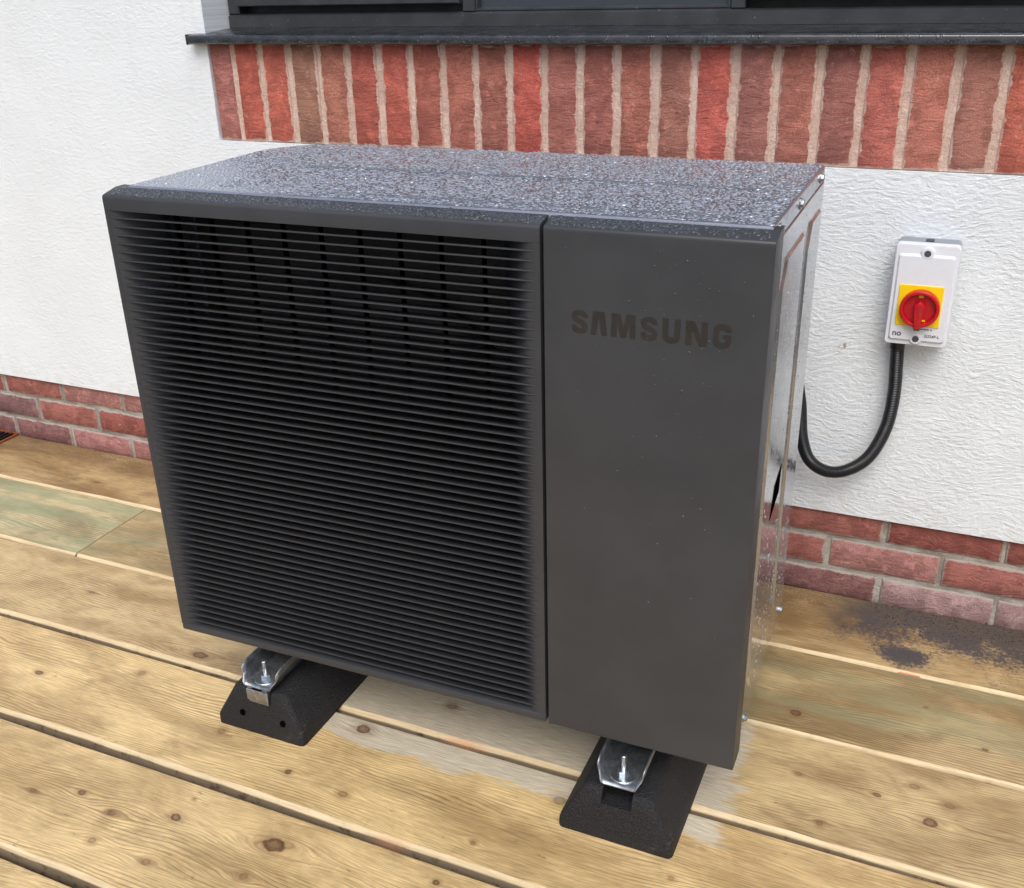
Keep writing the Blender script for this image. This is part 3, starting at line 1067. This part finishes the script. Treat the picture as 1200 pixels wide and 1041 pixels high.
def screw(p, d, r=0.0055, parent=hp, name='screw'):
    bm = bmesh.new()
    cyl(bm, p, d, r * 1.45, 0.0015, 14)
    p2 = Vector(p) + Vector(d) * 0.0014
    cyl(bm, p2, d, r, 0.0042, 6, bev=0.0008)
    return from_bm(name, bm, M['galv'], parent)


for yy in (0.075, 0.235, 0.430):
    screw((sx + 0.0002, yy, TZ - 0.013), (1, 0, 0))
for yy, zz in ((0.12, ZB + 0.002), (0.44, ZB + 0.002)):
    screw((sx + 0.0014, yy, zz), (1, 0, 0))

# fascia --------------------------------------------------------------
TOPPROF = [(0.050, 0.9185), (0.050, 0.9478), (0.031, 0.9478), (0.0035, 0.9412), (0.0008, 0.9392), (0.0, 0.9360), (0.0, 0.9185)]
bm = bmesh.new()
GX0, GX1 = 0.0, SEAM - 0.0022
prism(bm, TOPPROF, 'x', GX0, GX1)
SZT, SZB = 0.9185, 0.1785
box(bm, GX0, GX1, 0.0, 0.050, ZB, SZB, 0.0015, 2)
box(bm, GX0, GX0 + 0.0070, 0.0, 0.050, SZB - 0.001, SZT + 0.0005)
box(bm, GX1 - 0.0085, GX1, 0.0, 0.050, SZB - 0.001, SZT + 0.0005)
frame_o = from_bm('grille_frame', bm, M['fascia'], hp, autosmooth=40)
# scooped ends behind the slats
bm = bmesh.new()
N = 14
sc = []
for k in range(N + 1):
    f = k / N
    sc.append((0.060 * f, 0.048 * (f ** 1.75)))
for pts_ in ([(GX0 + 0.0066 + a, 0.0003 + b) for a, b in sc], [(GX1 - 0.0081 - a, 0.0003 + b) for a, b in sc]):
    bm = bmesh.new()
    strip(bm, pts_, 'z', SZB - 0.0005, SZT + 0.0005)
    from_bm('grille_end', bm, M['fascia'], frame_o, smooth=True)

# slats: one mesh, copied
NS, SZ_0, SZ_1 = 56, 0.9075, 0.1905
bm = bmesh.new()
t2, dep, drop = 0.0013, 0.040, 0.0085
xs0, xs1 = GX0 + 0.0058, GX1 - 0.0074
prism(bm, [(0.0006, t2 * 0.75), (0.0002, 0), (0.0006, -t2 * 0.75), (0.0025, -t2), (dep, -drop - t2 * 0.55), (dep, -drop + t2 * 0.55), (0.0025, t2)], 'x', xs0, xs1)
bmesh.ops.recalc_face_normals(bm, faces=bm.faces[:])
sme = bpy.data.meshes.new('slat')
bm.to_mesh(sme)
bm.free()
sme.materials.append(M['slat'])
for k in range(NS):
    o = bpy.data.objects.new('slat', sme)
    COL.objects.link(o)
    o.parent = frame_o
    o.location = (0, 0, SZ_0 + (SZ_1 - SZ_0) * k / (NS - 1))
# upright ribs behind the slats
bm = bmesh.new()
box(bm, -0.0015, 0.0015, 0.0385, 0.047, SZB - 0.0004, SZT + 0.0004)
bmesh.ops.recalc_face_normals(bm, faces=bm.faces[:])
rme = bpy.data.meshes.new('rib')
bm.to_mesh(rme)
bm.free()
rme.materials.append(M['rubberhole'])
for k in range(9):
    o = bpy.data.objects.new('rib', rme)
    COL.objects.link(o)
    o.parent = frame_o
    o.location = (0.098 + 0.0635 * k, 0, 0)
# coil plate and fan behind
bm = bmesh.new()
box(bm, 0.034, SEAM - 0.004, CY0 + 0.1185, CY0 + 0.1225, ZB + 0.013, TZ - 0.04)
from_bm('coil', bm, M['coil'], hp)
bm = bmesh.new()
cxf, czf = 0.352, 0.55
cyl(bm, (cxf, CY0 + 0.118, czf), (0, -1, 0), 0.055, 0.045, 24, bev=0.006)
for b_ in range(3):
    a0 = b_ * 2 * math.pi / 3 + 0.4
    rows = []
    for rr in (0.05, 0.12, 0.20, 0.27):
        row = []
        for j in range(6):
            a = a0 + (j / 5) * (1.25 - 0.2 * rr) + rr * 0.9
            row.append(bm.verts.new((cxf + rr * math.cos(a), CY0 + 0.112 - 0.050 * j / 5, czf + rr * math.sin(a))))
        rows.append(row)
    for A, B in zip(rows, rows[1:]):
        for j in range(5):
            bm.faces.new((A[j], A[j + 1], B[j + 1], B[j]))
fan = from_bm('fan', bm, M['fan'], hp, autosmooth=40)
md = fan.modifiers.new('thickness', 'SOLIDIFY')
md.thickness = 0.003

# plain front panel
bm = bmesh.new()
prism(bm, [(0.050, ZB - 0.004), (0.050, 0.9478), (0.031, 0.9478), (0.0035, 0.9412), (0.0008, 0.9392), (0.0, 0.9360), (0.0, ZB), (0.003, ZB - 0.004)], 'x', SEAM + 0.0022, W_)
es = [e for e in bm.edges if all(abs(v.co.x - W_) < 1e-6 or abs(v.co.x - SEAM - 0.0022) < 1e-6 for v in e.verts) and all(v.co.y < 0.04 for v in e.verts)]
bmesh.ops.bevel(bm, geom=es, offset=0.0018, segments=3, profile=0.5, affect='EDGES')
fp = from_bm('front_panel', bm, M['fascia'], hp, autosmooth=40)


# lettering -----------------------------------------------------------
def ribbon(pts, w):
    L, R_ = [], []
    n = len(pts)
    for i, p in enumerate(pts):
        a = Vector(pts[max(0, i - 1)])
        b = Vector(pts[min(n - 1, i + 1)])
        d = (b - a).normalized()
        nn = Vector((-d.y, d.x))
        ww = w[i] if isinstance(w, (list, tuple)) else w
        L.append(tuple(Vector(p) + nn * ww / 2))
        R_.append(tuple(Vector(p) - nn * ww / 2))
    return ('R', L, R_)


def smooth_path(pts, n=5):
    out = []
    for i in range(len(pts) - 1):
        p0 = Vector(pts[max(0, i - 1)]); p1 = Vector(pts[i]); p2 = Vector(pts[i + 1]); p3 = Vector(pts[min(len(pts) - 1, i + 2)])
        for k in range(n):
            t = k / n
            out.append(tuple(0.5 * ((2 * p1) + (p2 - p0) * t + (2 * p0 - 5 * p1 + 4 * p2 - p3) * t * t + (3 * p1 - p0 - 3 * p2 + p3) * t ** 3)))
    out.append(tuple(pts[-1]))
    return out


S_ = ribbon(smooth_path([(91, 103), (87, 124), (55, 134), (23, 124), (17, 106), (28, 88), (54, 77), (82, 62), (92, 42), (84, 22), (54, 15), (22, 24), (16, 49)]), 32)
G_ = ribbon(smooth_path([(96, 104), (90, 124), (56, 133), (23, 124), (17, 100), (17, 50), (23, 25), (56, 16), (88, 25), (95, 45)]) + [(95, 60), (95, 77)], 34)
A_ = [(0, 0), (17, 150), (93, 150), (110, 0), (74, 0), (55, 122), (36, 0)]
M_ = [(0, 0), (5, 150), (60, 150), (81, 52), (102, 150), (158, 150), (163, 0), (127, 0), (124, 108), (99, 0), (64, 0), (39, 108), (36, 0)]
U_ = ribbon([(18, 150), (18, 60)] + smooth_path([(18, 50), (24, 26), (56, 16), (88, 26), (95, 50)]) + [(95, 60), (95, 150)], 36)
N_ = [(0, 0), (0, 150), (52, 150), (99, 50), (99, 150), (137, 150), (137, 0), (86, 0), (38, 100), (38, 0)]
logo = [(85, [S_]), (215, [A_]), (352, [M_]), (548, [S_]), (690, [U_]), (838, [N_]), (1010, [G_, [(60, 62), (60, 84), (112, 84), (112, 62)]])]
s_ = 0.2045 / 1037
for ox, polys in logo:
    bm = bmesh.new()
    for pi, poly in enumerate(polys):
        TX = lambda q: (0.7455 + (ox - 85 + q[0]) * s_, 0.8065 + q[1] * s_ * 1.03)
        if poly[0] == 'R':
            for i in range(len(poly[1]) - 1):
                prism(bm, [TX(poly[1][i]), TX(poly[1][i + 1]), TX(poly[2][i + 1]), TX(poly[2][i])], 'y', -0.0005, 0.0006)
            bmesh.ops.remove_doubles(bm, verts=bm.verts[:], dist=1e-6)
            continue
        prism(bm, [(0.7455 + (ox - 85 + px) * s_, 0.8065 + pz * s_ * 1.03) for px, pz in poly], 'y', -0.0005 - 0.00008 * pi, 0.0006)
    bmesh.ops.triangulate(bm, faces=[f for f in bm.faces if len(f.verts) > 4])
    from_bm('letter', bm, M['logo'], fp)

# feet: pressed galvanised channels with stud, washer, nut
BLX = (-0.4640, 0.1985)
BZ = 0.088
for cxw in BLX:
    lx = (cxw - UX) * math.cos(UR)
    y0 = -0.024
    bz = BZ + 0.007
    bm = bmesh.new()
    half = [(0.0, 0.0), (0.0245, 0.0), (0.0285, 0.003), (0.0305, 0.010), (0.0355, 0.017), (0.0368, 0.025), (0.0380, 0.036)]
    pro = [(-a, b) for a, b in half[::-1]] + half[1:]
    rows = []
    for yy, k in ((y0, 0.82), (y0 + 0.010, 0.95), (y0 + 0.03, 1.0), (0.50, 1.0)):
        rows.append([bm.verts.new((lx + a * (0.9 + 0.1 * k), yy + (0.010 if abs(a) > 0.034 and yy < 0 else 0), bz + b * (1.0 if yy > y0 + 0.02 else k))) for a, b in pro])
    for A, B in zip(rows, rows[1:]):
        for i in range(len(pro) - 1):
            bm.faces.new((A[i], A[i + 1], B[i + 1], B[i]))
    ch = from_bm('foot_channel', bm, M['galv'], hp, autosmooth=35)
    md = ch.modifiers.new('thickness', 'SOLIDIFY')
    md.thickness = 0.0022
    md.offset = -1
    # packer up to the base pan
    bm = bmesh.new()
    box(bm, lx - 0.027, lx + 0.027, 0.06, 0.47, bz + 0.0335, ZB + 0.006)
    from_bm('base_rail', bm, M['cabinet'], hp)
    for yy in (0.005, 0.44):
        bm = bmesh.new()
        cyl(bm, (lx, yy, bz + 0.002), (0, 0, 1), 0.0205, 0.0018, 28, bev=0.0005)
        wsh = from_bm('washer', bm, M['bolt'], ch)
        bm = bmesh.new()
        cyl(bm, (lx, yy, bz + 0.0037), (0, 0, 1), 0.0088, 0.0075, 6, bev=0.001)
        from_bm('nut', bm, M['bolt'], ch)
        bm = bmesh.new()
        cyl(bm, (lx, yy, bz - 0.004), (0, 0, 1), 0.0042, 0.044, 12, bev=0.0008)
        from_bm('stud', bm, M['bolt'], ch)


# rain drops ----------------------------------------------------------
def drops(name, pts, sizes, flat, normal, parent, aspect=1.4, seed=1, nseg=8, mat='bead'):
    r = np.random.default_rng(seed)
    n = len(pts)
    nz = Vector(normal)
    q = nz.to_track_quat('Z', 'Y')
    ex = np.array(q @ Vector((1, 0, 0))); ey = np.array(q @ Vector((0, 1, 0))); ez = np.array(nz)
    ang = np.arange(nseg) * 2 * np.pi / nseg
    rings = [(1.0, 0.0), (0.80, 0.62), (0.42, 0.92)]
    per = nseg * 3 + 1
    V = np.zeros((n, per, 3))
    th = r.uniform(0, np.pi, n)
    asp = r.uniform(1.0, aspect, n)
    rad = 1 + r.normal(0, 0.16, (n, nseg))
    for k, (rr, hh) in enumerate(rings):
        a = np.cos(ang)[None] * rr * rad * asp[:, None]
        b = np.sin(ang)[None] * rr * rad / asp[:, None]
        u = a * np.cos(th)[:, None] - b * np.sin(th)[:, None]
        v = a * np.sin(th)[:, None] + b * np.cos(th)[:, None]
        V[:, k * nseg:(k + 1) * nseg] = pts[:, None] + sizes[:, None, None] * (u[..., None] * ex + v[..., None] * ey + hh * flat * ez)
    V[:, -1] = pts + sizes[:, None] * flat * ez
    tri = []
    for k in range(2):
        for i in range(nseg):
            a, b = k * nseg + i, k * nseg + (i + 1) % nseg
            tri += [(a, b, b + nseg), (a, b + nseg, a + nseg)]
    for i in range(nseg):
        tri.append((2 * nseg + i, 2 * nseg + (i + 1) % nseg, per - 1))
    tri = np.array(tri)
    Fc = (tri[None] + (np.arange(n) * per)[:, None, None]).reshape(-1, 3)
    me = bpy.data.meshes.new(name)
    me.vertices.add(n * per)
    me.vertices.foreach_set('co', V.reshape(-1).astype(np.float32))
    me.loops.add(Fc.size)
    me.loops.foreach_set('vertex_index', Fc.reshape(-1).astype(np.int32))
    me.polygons.add(len(Fc))
    me.polygons.foreach_set('loop_start', (np.arange(len(Fc)) * 3).astype(np.int32))
    me.update(calc_edges=True)
    me.validate()
    o = link(name, me, parent, (M[mat],), True)
    o['kind'] = 'stuff'
    return o


def inside(x, y, m=0.004):
    x0, x1, y0, y1 = CX0 + m, CX1 - m, 0.033 + m, CY1 - m
    ok = (x > x0) & (x < x1) & (y > y0) & (y < y1)
    cxx, cyy = CX0 + CR, CY1 - CR
    corner = (x < cxx) & (y > cyy)
    return ok & (~corner | (np.hypot(x - cxx, y - cyy) < CR - m))


sp = 0.0048
gx, gy = np.meshgrid(np.arange(CX0, CX1, sp), np.arange(0.03, CY1, sp))
gx = (gx + RNG.uniform(-0.45, 0.45, gx.shape) * sp).ravel()
gy = (gy + RNG.uniform(-0.45, 0.45, gy.shape) * sp).ravel()
keep = inside(gx, gy) & (RNG.uniform(0, 1, gx.size) < 0.93)
gx, gy = gx[keep], gy[keep]
gz = np.full(gx.size, TZ - 0.0001)
for x0, x1, y0, y1, h in PRESS:
    d = np.minimum.reduce([gx - x0, x1 - gx, gy - y0, y1 - gy])
    gz = np.maximum(gz, TZ - 0.0001 + np.clip(d / 0.008, 0, 1) * h)
sz = np.clip(RNG.lognormal(math.log(0.0018), 0.36, gx.size), 0.0007, 0.0038)
drops('rain_drops', np.stack([gx, gy, gz], 1), sz, 0.33, (0, 0, 1), lid, 1.5, 3, mat='water')
# sloping top of the fascia
n = 2600
bx_ = RNG.uniform(0.01, W_ - 0.01, n)
keep = (np.abs(bx_ - SEAM) > 0.006) & ~((bx_ > 0.90) & (RNG.uniform(0, 1, n) < 0.75))
bx_ = bx_[keep]
fy_ = RNG.uniform(0.006, 0.028, bx_.size)
slope = (0.9478 - 0.9412) / (0.031 - 0.0035)
bz_ = 0.9412 + (fy_ - 0.0035) * slope
nrm = Vector((0, -slope, 1)).normalized()
drops('fascia_drops', np.stack([bx_, fy_, bz_ - 0.0001], 1), np.clip(RNG.lognormal(math.log(0.0018), 0.45, bx_.size), 0.0006, 0.0042), 0.45, nrm, fp, 1.6, 4)
# drips hanging on the sill nosing
n = 420
wx_ = RNG.uniform(-1.08, 1.9, n)
wz_ = np.where(RNG.uniform(0, 1, n) < 0.5, 0.2 + 1.1065, 0.2 + RNG.uniform(1.107, 1.1165, n))
sd = drops('sill_drops', np.stack([wx_, np.full(n, YN - 0.00195), wz_ - 0.2], 1), np.clip(RNG.lognormal(math.log(0.0013), 0.35, n), 0.0006, 0.0026), 0.6, (0, -1, 0), sill, 1.4, 9)
# scattered beads on the front panel
n = 150
px_ = np.where(RNG.uniform(0, 1, n) < 0.55, RNG.normal(0.885, 0.035, n), RNG.uniform(0.72, 0.985, n))
pz_ = 0.925 - np.abs(RNG.normal(0, 0.22, n))
keep = (px_ > 0.715) & (px_ < 0.988) & (pz_ > 0.18)
pts = np.stack([px_, np.full(n, 0.00005), pz_], 1)[keep]
drops('panel_drops', pts, np.clip(RNG.lognormal(math.log(0.0009), 0.4, len(pts)), 0.0005, 0.0022), 0.5, (0, -1, 0), fp, 1.3, 5)
# beads on the side panel
n = 2600
sy_ = RNG.uniform(0.05, 0.465, n)
szz = RNG.uniform(0.19, 0.92, n)
sxx = np.full(n, sx + 0.0014)
for y0, y1 in ((0.105, 0.275), (0.320, 0.440)):
    d = np.minimum.reduce([sy_ - y0, y1 - sy_, szz - 0.215, 0.892 - szz])
    sxx = np.maximum(sxx, sx + 0.0014 + np.clip(d / 0.0045, 0, 1) * 0.0035)
hold = (sy_ > 0.165) & (sy_ < 0.26) & (szz > 0.465) & (szz < 0.565)
corner = np.zeros(n, bool)
for y0 in (0.105, 0.320):
    corner |= (sy_ > y0 - 0.005) & (sy_ < y0 + 0.045) & ((szz > 0.845) | (szz < 0.262))
kp = ~hold & ~corner
drops('side_drops', np.stack([sxx, sy_, szz], 1)[kp], np.clip(RNG.lognormal(math.log(0.0009), 0.35, n), 0.0004, 0.002)[kp], 0.4, (1, 0, 0), side, 1.3, 6, mat='water')


# ------------------------------------------------------------------ rubber blocks
def rubber_block(cx, holes, label):
    root = empty('rubber_foot', (cx, -0.847, 0))
    tag(root, label, 'rubber foot', 'rubber feet under the heat pump')
    hw, tw, L_, lip, sl = 0.0925, 0.054, 0.60, 0.018, 0.040
    f0 = 0.0
    ft = 0.016
    cut = 0.024           # half width of the groove for the strut
    bm = bmesh.new()
    def yoff(z, end):
        k = max(0.0, (z - lip)) / (BZ - lip) * ft
        return k if not end else L_ - k
    GZ = BZ - 0.026
    P2 = {'bl': (-hw, 0), 'll': (-hw, lip), 'tl': (-tw, BZ), 'cl': (-cut, BZ), 'gl': (-cut, GZ), 'gr': (cut, GZ), 'cr': (cut, BZ), 'tr': (tw, BZ), 'lr': (hw, lip), 'br': (hw, 0)}
    E0 = {k: bm.verts.new((p[0], yoff(p[1], 0), p[1])) for k, p in P2.items()}
    E1 = {k: bm.verts.new((p[0], yoff(p[1], 1), p[1])) for k, p in P2.items()}
    order = ['bl', 'll', 'tl', 'cl', 'gl', 'gr', 'cr', 'tr', 'lr', 'br']
    for i in range(10):
        k, m = order[i], order[(i + 1) % 10]
        bm.faces.new((E0[k], E0[m], E1[m], E1[k]))
    for E_ in (E0, E1):
        for q in (('bl', 'll', 'lr', 'br'), ('ll', 'tl', 'cl', 'gl'), ('ll', 'gl', 'gr', 'lr'), ('gr', 'cr', 'tr', 'lr')):
            bm.faces.new([E_[k] for k in q])
    bmesh.ops.recalc_face_normals(bm, faces=bm.faces[:])
    es = [bm.edges.get((E0[a_], E0[b_])) for a_, b_ in (('bl', 'll'), ('lr', 'br'), ('ll', 'tl'), ('tr', 'lr'), ('tl', 'cl'), ('cr', 'tr'))] + [bm.edges.get((E0[a_], E1[a_])) for a_ in ('ll', 'tl', 'tr', 'lr')]
    bmesh.ops.bevel(bm, geom=[e for e in es if e], offset=0.009, segments=3, profile=0.5, affect='EDGES')
    from_bm('block', bm, M['rubber'], root, autosmooth=50)
    # steel strut let into the groove
    bm = bmesh.new()
    s0 = ft * 0.55 if holes else 0.09
    pr = [(-0.0205, BZ + 0.0065), (-0.0205, BZ - 0.0250), (0.0205, BZ - 0.0250), (0.0205, BZ + 0.0065), (0.0110, BZ + 0.0065), (0.0110, BZ + 0.0040), (0.0180, BZ + 0.0040), (0.0180, BZ - 0.0225),
          (-0.0180, BZ - 0.0225), (-0.0180, BZ + 0.0040), (-0.0110, BZ + 0.0040), (-0.0110, BZ + 0.0065)]
    prism(bm, pr, 'y', s0, L_ - s0)
    bmesh.ops.triangulate(bm, faces=[f for f in bm.faces if len(f.verts) > 4])
    st_ = from_bm('strut', bm, M['galv'], root)
    if holes:
        bm = bmesh.new()
        box(bm, -0.0225, 0.0225, s0 - 0.0022, s0 + 0.0002, BZ - 0.0200, BZ + 0.0030, 0.0006, 1)
        from_bm('end_plate', bm, M['galv'], st_)
    if holes:
        sl_ = Vector((0, BZ - lip, ft)).normalized()
        nrm = Vector((0, -(BZ - lip), ft)).normalized()
        for hx in (-0.036, 0.050):
            zz = 0.036
            bm = bmesh.new()
            cyl(bm, Vector((hx, yoff(zz, 0), zz)) - nrm * 0.004, nrm, 0.0062, 0.0045, 14)
            from_bm('screw_hole', bm, M['rubberhole'], root)
    return root


rubber_block(BLX[0], True, 'black rubber foot with two round holes, carrying the slatted end of the pump')
rubber_block(BLX[1], False, 'black rubber foot without holes, carrying the pump below its plain lettered panel')

# ------------------------------------------------------------------ isolator switch on the wall
isx, isz = 0.5045, 0.687
isw = empty('isolator_switch', (isx, -0.0118, isz))
tag(isw, 'light grey isolator switch box with red rotary dial on white render', 'switch')
HW, HH = 0.0535, 0.0925


def rrect(hw, hh, r, n=6):
    p = []
    for cx_, cz_, a0 in ((hw - r, hh - r, 0), (-hw + r, hh - r, 90), (-hw + r, -hh + r, 180), (hw - r, -hh + r, 270)):
        for i in range(n + 1):
            a = math.radians(a0 + 90 * i / n)
            p.append((cx_ + r * math.cos(a), cz_ + r * math.sin(a)))
    return p


def plate(name, mat, parent, layers, smooth_ang=35):
    """stack of rounded rectangles (hw, hh, r, y)"""
    bm = bmesh.new()
    L = [[bm.verts.new((x, q[3], z + (q[4] if len(q) > 4 else 0))) for x, z in rrect(*q[:3])] for q in layers]
    n = len(L[0])
    for A, B in zip(L, L[1:]):
        for i in range(n):
            bm.faces.new((A[i], A[(i + 1) % n], B[(i + 1) % n], B[i]))
    bm.faces.new(L[0])
    bm.faces.new(L[-1][::-1])
    return from_bm(name, bm, mat, parent, autosmooth=smooth_ang)


plate('back_box', M['boxgrey'], isw, [(HW - 0.002, HH - 0.002, 0.006, 0.0), (HW - 0.001, HH - 0.001, 0.006, -0.046)])
cover = plate('cover', M['boxwhite'], isw, [(HW, HH, 0.007, -0.0455), (HW, HH, 0.007, -0.061), (HW - 0.0015, HH - 0.0015, 0.006, -0.0635), (HW - 0.006, HH - 0.0125, 0.005, -0.0636, -0.0045), (HW - 0.009, HH - 0.0165, 0.004, -0.0685, -0.0045)])
for sgn in (1, -1):
    bm = bmesh.new()
    cyl(bm, (0, -0.0625, sgn * (HH - 0.0145)), (0, -1, 0), 0.0125, 0.0066, 24, r2=0.0105, bev=0.0012)
    from_bm('screw_boss', bm, M['boxwhite'], cover, autosmooth=35)
    bm = bmesh.new()
    cyl(bm, (0, -0.0688, sgn * (HH - 0.0145)), (0, -1, 0), 0.0058, 0.0009, 20)
    sw = from_bm('cover_screw', bm, M['ink'], cover)
bm = bmesh.new()
box(bm, -0.007, 0.007, -0.034, -0.020, HH - 0.0015, HH + 0.0012, 0.0006, 1)
from_bm('top_catch', bm, M['ink'], isw)
plate('dial_plate', M['yellow'], isw, [(0.0370, 0.0375, 0.0022, -0.0680), (0.0370, 0.0375, 0.0022, -0.0700), (0.0362, 0.0367, 0.0018, -0.0708)]).location = (-0.0015, 0, -0.0165)
dz = -0.0185
bm = bmesh.new()
ring(bm, (0, -0.0705, dz), (0, -1, 0), 0.0335, 0.0265, 0.0175, 48)
dial = from_bm('dial', bm, M['red'], isw, autosmooth=40)
bm = bmesh.new()
cyl(bm, (0, -0.0705, dz), (0, -1, 0), 0.0268, 0.0062, 40)
from_bm('dial_face', bm, M['red'], dial, autosmooth=40)
bm = bmesh.new()
prism(bm, [(-0.0062, -0.034 + dz), (0.0062, -0.034 + dz), (0.0068, 0.006 + dz), (0.0100, 0.008 + dz), (0.0, 0.0165 + dz), (-0.0100, 0.008 + dz), (-0.0068, 0.006 + dz)], 'y', -0.0925, -0.0765)
es = bm.edges[:]
bmesh.ops.bevel(bm, geom=es, offset=0.0012, segments=2, profile=0.5, affect='EDGES')
from_bm('dial_handle', bm, M['red'], dial, autosmooth=40)
bm = bmesh.new()
box(bm, -0.0050, 0.0050, -0.0900, -0.0790, dz - 0.0375, dz - 0.0335)
from_bm('handle_tip', bm, M['ink'], dial)
bm = bmesh.new()
box(bm, -0.0040, 0.0040, -0.0775, -0.0764, dz + 0.0195, dz + 0.0240)
box(bm, 0.006, 0.0115, -0.0775, -0.0764, dz - 0.0235, dz - 0.0205)
from_bm('dial_window', bm, M['yellow'], dial)


def text(s, size, x, y, z, mat, parent, bold=0.0, name='lettering'):
    cu = bpy.data.curves.new('txt', 'FONT')
    cu.body = s
    cu.size = size
    cu.extrude = 0.0002
    cu.offset = bold
    cu.align_x = 'CENTER'
    tmp = bpy.data.objects.new('tmp', cu)
    COL.objects.link(tmp)
    dg = bpy.context.evaluated_depsgraph_get()
    me = bpy.data.meshes.new_from_object(tmp.evaluated_get(dg))
    bpy.data.objects.remove(tmp)
    me.transform(Matrix.Rotation(math.pi / 2, 4, 'X'))
    me.materials.clear()
    o = link(name, me, parent, (mat,))
    o.location = (x, y, z)
    return o


text('no', 0.0150, -0.0330, -0.0687, -0.0745, M['ink'], cover, 0.0003)
text('IS324P-L', 0.0072, 0.0265, -0.0687, -0.0735, M['ink'], cover, 0.0001)
text('O', 0.0075, 0.0, -0.0929, dz - 0.003, M['ink'], dial, 0.0)
bm = bmesh.new()
for k, (a, b) in enumerate(((-0.012, -0.006), (-0.005, 0.004), (0.005, 0.014), (0.0165, 0.0195))):
    box(bm, 0.006 + a, 0.006 + b, -0.0688, -0.0684, -0.0600, -0.0582)
from_bm('small_print', bm, M['ink'], cover)

# ------------------------------------------------------------------ conduit with gland
cd = empty('conduit', (0.470, -0.045, 0.595))
tag(cd, 'black corrugated flexible conduit looping from the switch box to the pump', 'conduit')
path = [(0.474, -0.040, 0.583), (0.477, -0.041, 0.54), (0.480, -0.044, 0.48), (0.474, -0.050, 0.415), (0.450, -0.055, 0.352), (0.412, -0.058, 0.318), (0.374, -0.062, 0.312), (0.340, -0.066, 0.334),
        (0.322, -0.072, 0.385), (0.314, -0.085, 0.46), (0.302, -0.125, 0.54), (0.285, -0.20, 0.595), (0.270, -0.28, 0.615), (0.262, -0.345, 0.618)]
dense = []
for i in range(len(path) - 1):
    p0 = Vector(path[max(0, i - 1)]); p1 = Vector(path[i]); p2 = Vector(path[i + 1]); p3 = Vector(path[min(len(path) - 1, i + 2)])
    for k in range(40):
        t = k / 40
        dense.append(0.5 * ((2 * p1) + (p2 - p0) * t + (2 * p0 - 5 * p1 + 4 * p2 - p3) * t * t + (3 * p1 - p0 - 3 * p2 + p3) * t ** 3))
dense.append(Vector(path[-1]))
acc = [0]
for a, b in zip(dense, dense[1:]):
    acc.append(acc[-1] + (b - a).length)
step = 0.00085
pts = []
j = 0
s = 0
while s < acc[-1]:
    while acc[j + 1] < s: j += 1
    f = (s - acc[j]) / max(1e-9, acc[j + 1] - acc[j])
    pts.append(dense[j].lerp(dense[j + 1], f))
    s += step
bm = bmesh.new()
prev = None
nrm = Vector((0, -1, 0))
NSG = 18
for i, p in enumerate(pts):
    d = (pts[min(i + 1, len(pts) - 1)] - pts[max(i - 1, 0)]).normalized()
    nrm = (nrm - d * nrm.dot(d)).normalized()
    bi = d.cross(nrm)
    rr = (0.0124, 0.0124, 0.0110, 0.0110)[i % 4]
    row = [bm.verts.new(p + nrm * rr * math.cos(2 * math.pi * k / NSG) + bi * rr * math.sin(2 * math.pi * k / NSG) - cd.location) for k in range(NSG)]
    if prev:
        for k in range(NSG):
            bm.faces.new((prev[k], prev[(k + 1) % NSG], row[(k + 1) % NSG], row[k]))
    prev = row
from_bm('tube', bm, M['conduit'], cd, smooth=True)
bm = bmesh.new()
gp = Vector((0.474, -0.040, 0.5975)) - cd.location
cyl(bm, gp, (0, 0, -1), 0.0145, 0.010, 8, bev=0.001)
cyl(bm, gp + Vector((0, 0, -0.0098)), (0, 0, -1), 0.0132, 0.014, 24, bev=0.0015)
from_bm('gland', bm, M['conduit'], cd, autosmooth=35)

# ------------------------------------------------------------------ drain grate at the far end of the plinth
dg_ = empty('drain_grate', (-2.095, -0.10, 0.0006))
tag(dg_, 'black slotted drain grate in terracotta rim against the brick plinth', 'grate')
bm = bmesh.new()
hw, hd, rim, hgt = 0.135, 0.092, 0.006, 0.007
for a in ((-hw, hw, -hd, -hd + rim), (-hw, hw, hd - rim, hd), (-hw, -hw + rim, -hd + rim - 0.0005, hd - rim + 0.0005), (hw - rim, hw, -hd + rim - 0.0005, hd - rim + 0.0005)):
    box(bm, a[0], a[1], a[2], a[3], 0, hgt)
from_bm('rim', bm, M['terracotta'], dg_)
bm = bmesh.new()
box(bm, -hw + rim - 0.001, hw - rim + 0.001, -hd + rim - 0.001, hd - rim + 0.001, 0.0002, 0.002)
from_bm('base', bm, M['rubberhole'], dg_)
bm = bmesh.new()
box(bm, -0.003, 0.003, -hd + rim - 0.001, hd - rim + 0.001, 0.0018, 0.0062)
bmesh.ops.recalc_face_normals(bm, faces=bm.faces[:])
bme = bpy.data.meshes.new('bar')
bm.to_mesh(bme)
bm.free()
bme.materials.append(M['black'])
for k in range(14):
    o = bpy.data.objects.new('bar', bme)
    COL.objects.link(o)
    o.parent = dg_
    o.location = (-hw + 0.022 + k * 0.0174, 0, 0)
